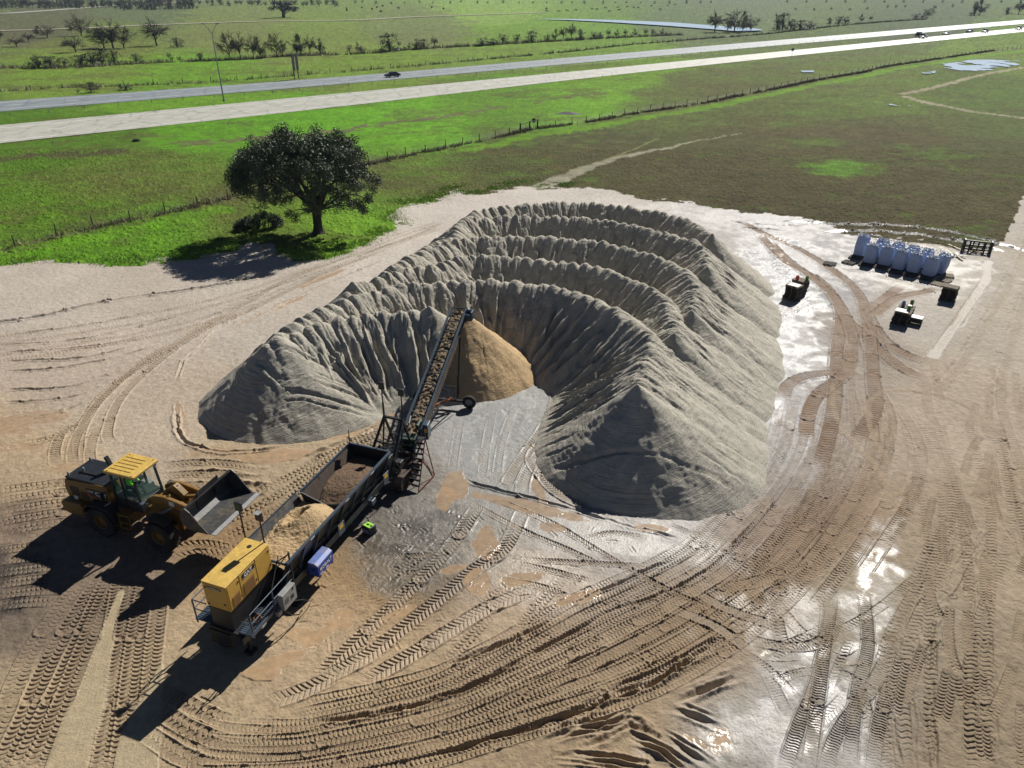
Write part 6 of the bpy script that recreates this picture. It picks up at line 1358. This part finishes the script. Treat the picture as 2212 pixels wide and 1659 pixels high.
# gate in the near fence
gp = [G(1124, 287), G(1144, 282), G(1161, 278)]; T = thing('gate', 'dark post gate with pale top rails in the near fence', 'gate', gp[1]); b = MB()
for g in gp: c = g-gp[1]; b = MB(); b.tube(c+Vector((0, 0, -.2)), c+Vector((0, 0, 1.75)), .14, 8); b.build('gate_post', K['post'], T)
for a, c in ((gp[0], gp[1]), (gp[1], gp[2])):
    b = MB(); b.beam(a-gp[1]+Vector((0, 0, 1.6)), c-gp[1]+Vector((0, 0, 1.6)), .10, .12); b.build('rail', K['galv'], T); b = MB()
    for z in (.3, .6, .9, 1.2): b.tube(a-gp[1]+Vector((0, 0, z)), c-gp[1]+Vector((0, 0, z)), .015, 4)
    b.build('mesh_wire', K['wire'], T)
def signpost(px, py, top, label, m, kind='disc', r=.35):
    p = G(px, py); h = ht(p, top); T = thing('road_sign', label, 'sign', p); b = MB(); b.tube((0, 0, -.2), (0, 0, h), .05, 6); b.build('post', K['galv'], T); b = MB()
    if kind == 'disc': b.lathe([(.001, -.02), (r, -.02), (r, .02), (.001, .02)], (0, 0, h), (0, 1, 0), 8)
    else: b.box(-r, r, -.02, .02, h-r*1.6, h+.1)
    b.build('panel', m, T)
signpost(1153, 277, 260, 'small dark round sign behind the gate', K['darkred'], 'disc', .42); signpost(1710, 122, 105, 'small blue sign leaning by the near carriageway', K['blue'], 'box', .5)
for i, (x, y, t, lb) in enumerate(((115, 312, 302, 'leftmost'), (494, 270, 262, 'below the light pole'), (972, 213, 206, 'above the live oak'), (1302, 166, 160, 'above the gate'))):
    p = G(x, y); h = ht(p, t); T = thing('marker_post', 'thin grey marker post by the near carriageway, '+lb, 'marker post', p, 0, 'marker posts along the highway'); b = MB(); b.box(-.05, .05, -.02, .02, -.1, h); b.build('stake', K['galv'], T); b = MB(); b.box(-.05, .05, -.035, -.022, h-.25, h-.02); b.build('reflector', K['white'], T)
# weeds under the near fence, tufts at the yard edge
def tufts(name, label, pts, n, h, spread, m, seed, clump=.25):
    rg = np.random.default_rng(seed); i = rg.integers(0, len(pts), n); c = np.asarray(pts)[i]+rg.normal(size=(n, 2))*spread
    keep = fbm(c[:, 0]*.5, c[:, 1]*.5, seed, 3) > .42; c = c[keep]; n = len(c); z = np.array([ground_h(a, b) for a, b in c])
    hh = h*rg.uniform(.4, 1.3, n)*(.5+fbm(c[:, 0]*.4, c[:, 1]*.4, seed+1, 3)); a = rg.uniform(0, 6.28, n); wd = .022+.00028*c[:, 1]; ln = rg.normal(size=(n, 2))*.35*hh[:, None]
    v = np.zeros((n, 3, 3)); v[:, 0, :2] = c+np.c_[np.cos(a), np.sin(a)]*wd[:, None]; v[:, 1, :2] = c-np.c_[np.cos(a), np.sin(a)]*wd[:, None]; v[:, 2, :2] = c+ln; v[:, :2, 2] = (z-.03)[:, None]; v[:, 2, 2] = z+hh
    o = link(name, np_mesh(name, v.reshape(-1, 3), np.arange(3*n).reshape(-1, 3), [m], False)); props(o, label, 'weeds', None, 'stuff')
Fd = np.array([q for q in F1 if q[1] < 340]); Fi = np.vstack([Fd[:-1]+(Fd[1:]-Fd[:-1])*t for t in np.linspace(0, 1, 12, endpoint=False)])
tufts('dry_weeds', 'dry grey weeds growing along the near fence', Fi, 20000, .55, .5, M_BRUSH, 5)
M_TUFT = leaf_mat('green_tufts', (.13, .25, .02), (.28, .46, .07), rough=.8)
E1, _ = smooth_line(ppoly([(a, b-8) for a, b in EDGE[2:26]]), .5); tufts('grass_tufts', 'bright green grass tufts along the yard edge', E1, 26000, .13, .9, M_TUFT, 6)
F2l, _ = smooth_line(ppoly(F2p), 2.0); tufts('dry_weeds', 'brown weeds along the fence beyond the highway', F2l, 9000, 1.0, .8, M_BRUSH, 8)
F4l, _ = smooth_line(ppoly(F4p), 2.0); tufts('dry_weeds', 'brown brush along the field fence below the bare trees', F4l, 9000, 1.4, 1.2, M_BRUSH, 9)
# ------------------------------------------------------------------ highway furniture and traffic
hd = lambda a, b: math.atan2((G(*b)-G(*a)).y, (G(*b)-G(*a)).x)
p = G(484, 219); h = ht(p, 73); T = thing('light_pole', 'tall grey twin arm highway light pole', 'light pole', p); b = MB(); b.tube((0, 0, 0), (0, 0, h), .17, 10, .09); b.tube((0, 0, 0), (0, 0, .6), .3, 10, .22); b.build('pole', K['galv'], T, True)
for s in (-1, 1):
    b = MB(); b.path([(0, 0, h-.1), (s*.9*.7, s*.3, h+1.2), (s*1.6*.9, s*.6, h+2.1)], .07, 6); a = b.build('arm', K['galv'], T); b = MB(); b.box(s*1.45-.45, s*1.45+.45, s*.6-.15, s*.6+.15, h+2.05, h+2.25, .05); b.build('lamp_head', K['galv'], a)
p = G(641, 171); h = ht(p, 116); T = thing('highway_sign', 'large highway sign on two posts seen from behind', 'sign', p, R(74)); wv = 2.6
for x in (-wv*.45, wv*.45): b = MB(); b.beam((x, 0, -.2), (x, 0, h), .22, .22); b.build('post', K['steel'], T)
b = MB()
for xa in (-wv*.62, wv*.12): b.box(xa, xa+wv*.5, -.2, -.12, h-4.6, h)
b.build('panel', K['steel'], T); b = MB()
for z in (h-3.8, h-2.3, h-.8): b.beam((-wv, -.08, z), (wv, -.08, z), .08, .12)
b.build('stiffener', K['galv'], T)
def car(px, py, m, label, name='car', suv=0, ang=None, z=.07, L=4.7):
    p = G(px, py); T = thing(name, label, 'car' if name == 'car' else 'pickup', (p.x, p.y, z), ang, 'cars on the highway'); T.scale = (1.25,)*3 if px > 1900 else (1, 1, 1); W_ = .9; s = L/4.7; b = MB()
    hg = 1.72 if suv else 1.42; b.prism([(2.32*s, .35), (2.35*s, .72), (2.2*s, .86), (1.1*s, 1.0), (-1.9*s if not suv else -2.2*s, 1.0), (-2.3*s, .92), (-2.35*s, .35)], -W_, W_, .05); body = b.build('body', m, T, True)
    b = MB()
    cab = [(1.15*s, .98), (.45*s, hg-.03), (-.2*s, hg), ((-1.2 if not suv else -1.75)*s, hg-.04), ((-1.95 if not suv else -2.2)*s, .98)] if name == 'car' else [(1.2*s, .98), (.6*s, hg), (-.4*s, hg), (-.7*s, .98)]
    b.prism(cab, -.74, .74, .04); b.build('windows', K['carwin'], T, True)
    rx0, rx1 = (cab[1][0]-.05, cab[-2][0]+.05); b = MB(); b.box(rx1, rx0, -.70, .70, hg-.02, hg+.035, .03); b.build('roof', m, T)
    for x in (1.45*s, -1.4*s):
        for y in (-.8, .8):
            t, r = MB(), MB(); t.lathe([(.19, -.11), (.30, -.12), (.335, -.08), (.335, .08), (.30, .12), (.19, .11)], (x, y, .335), (0, 1, 0), 20); r.lathe([(.001, .09*np.sign(y)), (.19, .10*np.sign(y)), (.2, .05*np.sign(y))], (x, y, .335), (0, 1, 0), 14); w_ = t.build('wheel', K['rubber'], T, True); r.build('rim', K['galv'], w_)
    for y in (-.65, .65):
        b = MB(); b.box(2.28*s, 2.345*s, y-.18, y+.18, .62, .76, .01); b.build('headlight', K['white'], T); b = MB(); b.box(-2.36*s, -2.30*s, y-.15, y+.15, .68, .84, .01); b.build('tail_light', K['red'], T)
cw = mat('car_white', (.6, .6, .6), .3, var=.05); cg = mat('car_grey', (.16, .18, .20), .3, var=.05); ck = mat('car_black', (.012, .014, .018), .25, var=.05)
a1 = hd((1900, 92), (2100, 70)); a0 = hd((758, 172), (960, 155))
car(848, 167, ck, 'black sedan alone on the far carriageway', ang=a0+math.pi, L=4.9); car(1985, 79, ck, 'dark car just behind the grey pickup', ang=a1, suv=1); car(1994, 83, cg, 'grey pickup leading the traffic on the near carriageway', 'pickup_truck', 1, a1+math.pi, L=5.6)
car(2043, 76, cw, 'white sedan second in the line of traffic', ang=a1+math.pi); car(2094, 70.5, ck, 'black sedan between the white car and the grey suv', ang=a1+math.pi); car(2127, 71, cg, 'grey suv behind the black sedan', ang=a1+math.pi, suv=1); car(2200, 65, cw, 'white suv at the right edge of the photo', ang=a1+math.pi, suv=1)
# bales, cattle, old tyre, rubble
random.seed(2)
b = MB(); b.lathe([(.001, -.75), (.35, -.77), (.74, -.76), (.80, -.70), (.81, -.3), (.79, 0), (.81, .3), (.80, .70), (.74, .76), (.35, .77), (.001, .75)], (0, 0, .78), (0, 1, 0), 20); o = b.build('hay_bale', K['hay'], None, True); HB = o.data; bpy.data.objects.remove(o)
bl = [(115,57),(115,68),(210,52),(273,62),(305,49),(328,76),(340,40),(395,26),(440,54),(650,49),(724,59),(1373,59)]
for i, (x, y) in enumerate(sorted(bl)): p = G((750+x/2.765)*.947, y*.3425); o = link('hay_bale', HB); o.location = p; o.scale = (1.25,)*3; o.rotation_euler.z = random.uniform(0, 3); props(o, f'round hay bale, {ORD[i]} from the left in the bright green field', 'hay bale', 'round hay bales in the bright green field')
def cow_mesh(m):
    J = [((-.9, 0, 1.2), .30), ((-.3, 0, 1.15), .36), ((.4, 0, 1.15), .36), ((.85, 0, 1.25), .26), ((1.2, 0, 1.4), .16), ((1.5, 0, 1.25), .14), ((1.75, 0, 1.1), .08), ((-1.2, 0, 1.25), .06), ((-1.28, 0, .7), .03)]
    E_ = [(0, 1), (1, 2), (2, 3), (3, 4), (4, 5), (5, 6), (0, 7), (7, 8)]
    for x, y, j in ((-.85, .22, 0), (-.85, -.22, 0), (.75, .2, 3), (.75, -.2, 3)): k = len(J); J += [((x, y, .75), .13), ((x+(-.1 if x < 0 else 0), y, .4), .08), ((x, y, .03), .07)]; E_ += [(j, k), (k, k+1), (k+1, k+2)]
    o = K['skinned'](J, E_, 'body', m, None, 1); me = o.data; bpy.data.objects.remove(o); return me
CM = cow_mesh(K['hide']); CW = cow_mesh(K['white'])
cs = [(1375,78),(1450,79),(1503,74),(1558,71),(1660,61),(1692,66),(1745,56),(1768,79),(1822,53),(1830,69),(1880,49),(1925,54),(1950,54),(2035,43),(2090,66),(2137,41),(2185,36)]
for i, (x, y) in enumerate(cs): p = G((750+x/2.765)*.947, y*.3425); o = link('cow', CM); o.location = p; o.rotation_euler.z = random.uniform(-.5, .5)+random.choice((0, math.pi)); o.scale = (1.3,)*3; props(o, f'dark cow grazing, {ORD[i]} from the left in the herd above the pond', 'cow', 'dark cattle grazing above the pond')
for i, (x, y) in enumerate(((110, 54), (205, 44), (240, 44))): p = G(x/2.765*.947, y*.3425); o = link('cow', CW); o.location = p; o.rotation_euler.z = random.uniform(0, 6); o.scale = (1.2,)*3; props(o, f'pale cow, {ORD[i]} from the left by the top left farm track', 'cow', 'pale cattle at the top left')
p = G(295, 305); b = MB(); b.lathe([(.36, -.14), (.55, -.17), (.66, -.10), (.66, .10), (.55, .17), (.36, .14)], (p.x, p.y, .19), (.03, .02, 1), 28); props(b.build('old_tyre', K['rubber'], None, True), 'old black tyre lying on the highway verge', 'tyre')
p = G(1225, 246); o = blob('debris_heap', lambda X, Y: .55*np.exp(-((X/1.8)**2+(Y/1.0)**2))+.25*(fbm(X*2, Y*2, 3, 4)-.5)-.05, 50, 30, -3.2, 3.2, -1.8, 1.8, mat('grey_debris', (.12, .12, .12), .9, bump=.1), None, -.3); o.location = p; props(o, 'low grey heap of debris in the green verge beyond the fence', 'debris')
p = G(338, 4); T = thing('farm_building', 'small white farm building at the top edge of the photo', 'building', p); b = MB(); b.box(-14, 14, -6, 6, 0, 5); b.build('wall', K['white'], T); b = MB(); b.prism([(-14.5, 5), (14.5, 5), (14.5, 5.2), (12, 7.5), (-12, 7.5), (-14.5, 5.2)], -6.4, 6.4); b.build('roof', K['galv'], T)
for x in (-8, -2, 5): b = MB(); b.box(x, x+2.4, -6.05, -6.0, 0, 3.2); b.build('door', K['steel'], T)
# ------------------------------------------------------------------ air between here and the far fields
hz = bpy.data.materials.new('haze'); hz.use_nodes = True; ht_ = hz.node_tree; ht_.nodes.clear()
pv = ht_.nodes.new('ShaderNodeVolumePrincipled'); pv.inputs['Color'].default_value = (.62, .74, .92, 1); pv.inputs['Density'].default_value = .00007; pv.inputs['Anisotropy'].default_value = .1
ou = ht_.nodes.new('ShaderNodeOutputMaterial'); ht_.links.new(pv.outputs[0], ou.inputs['Volume'])
b = MB(); b.box(-15000, 15000, -200, 14500, -1.5, 60); o = b.build('haze', hz); props(o, 'thin blue haze over the far fields', 'haze', None, 'stuff')
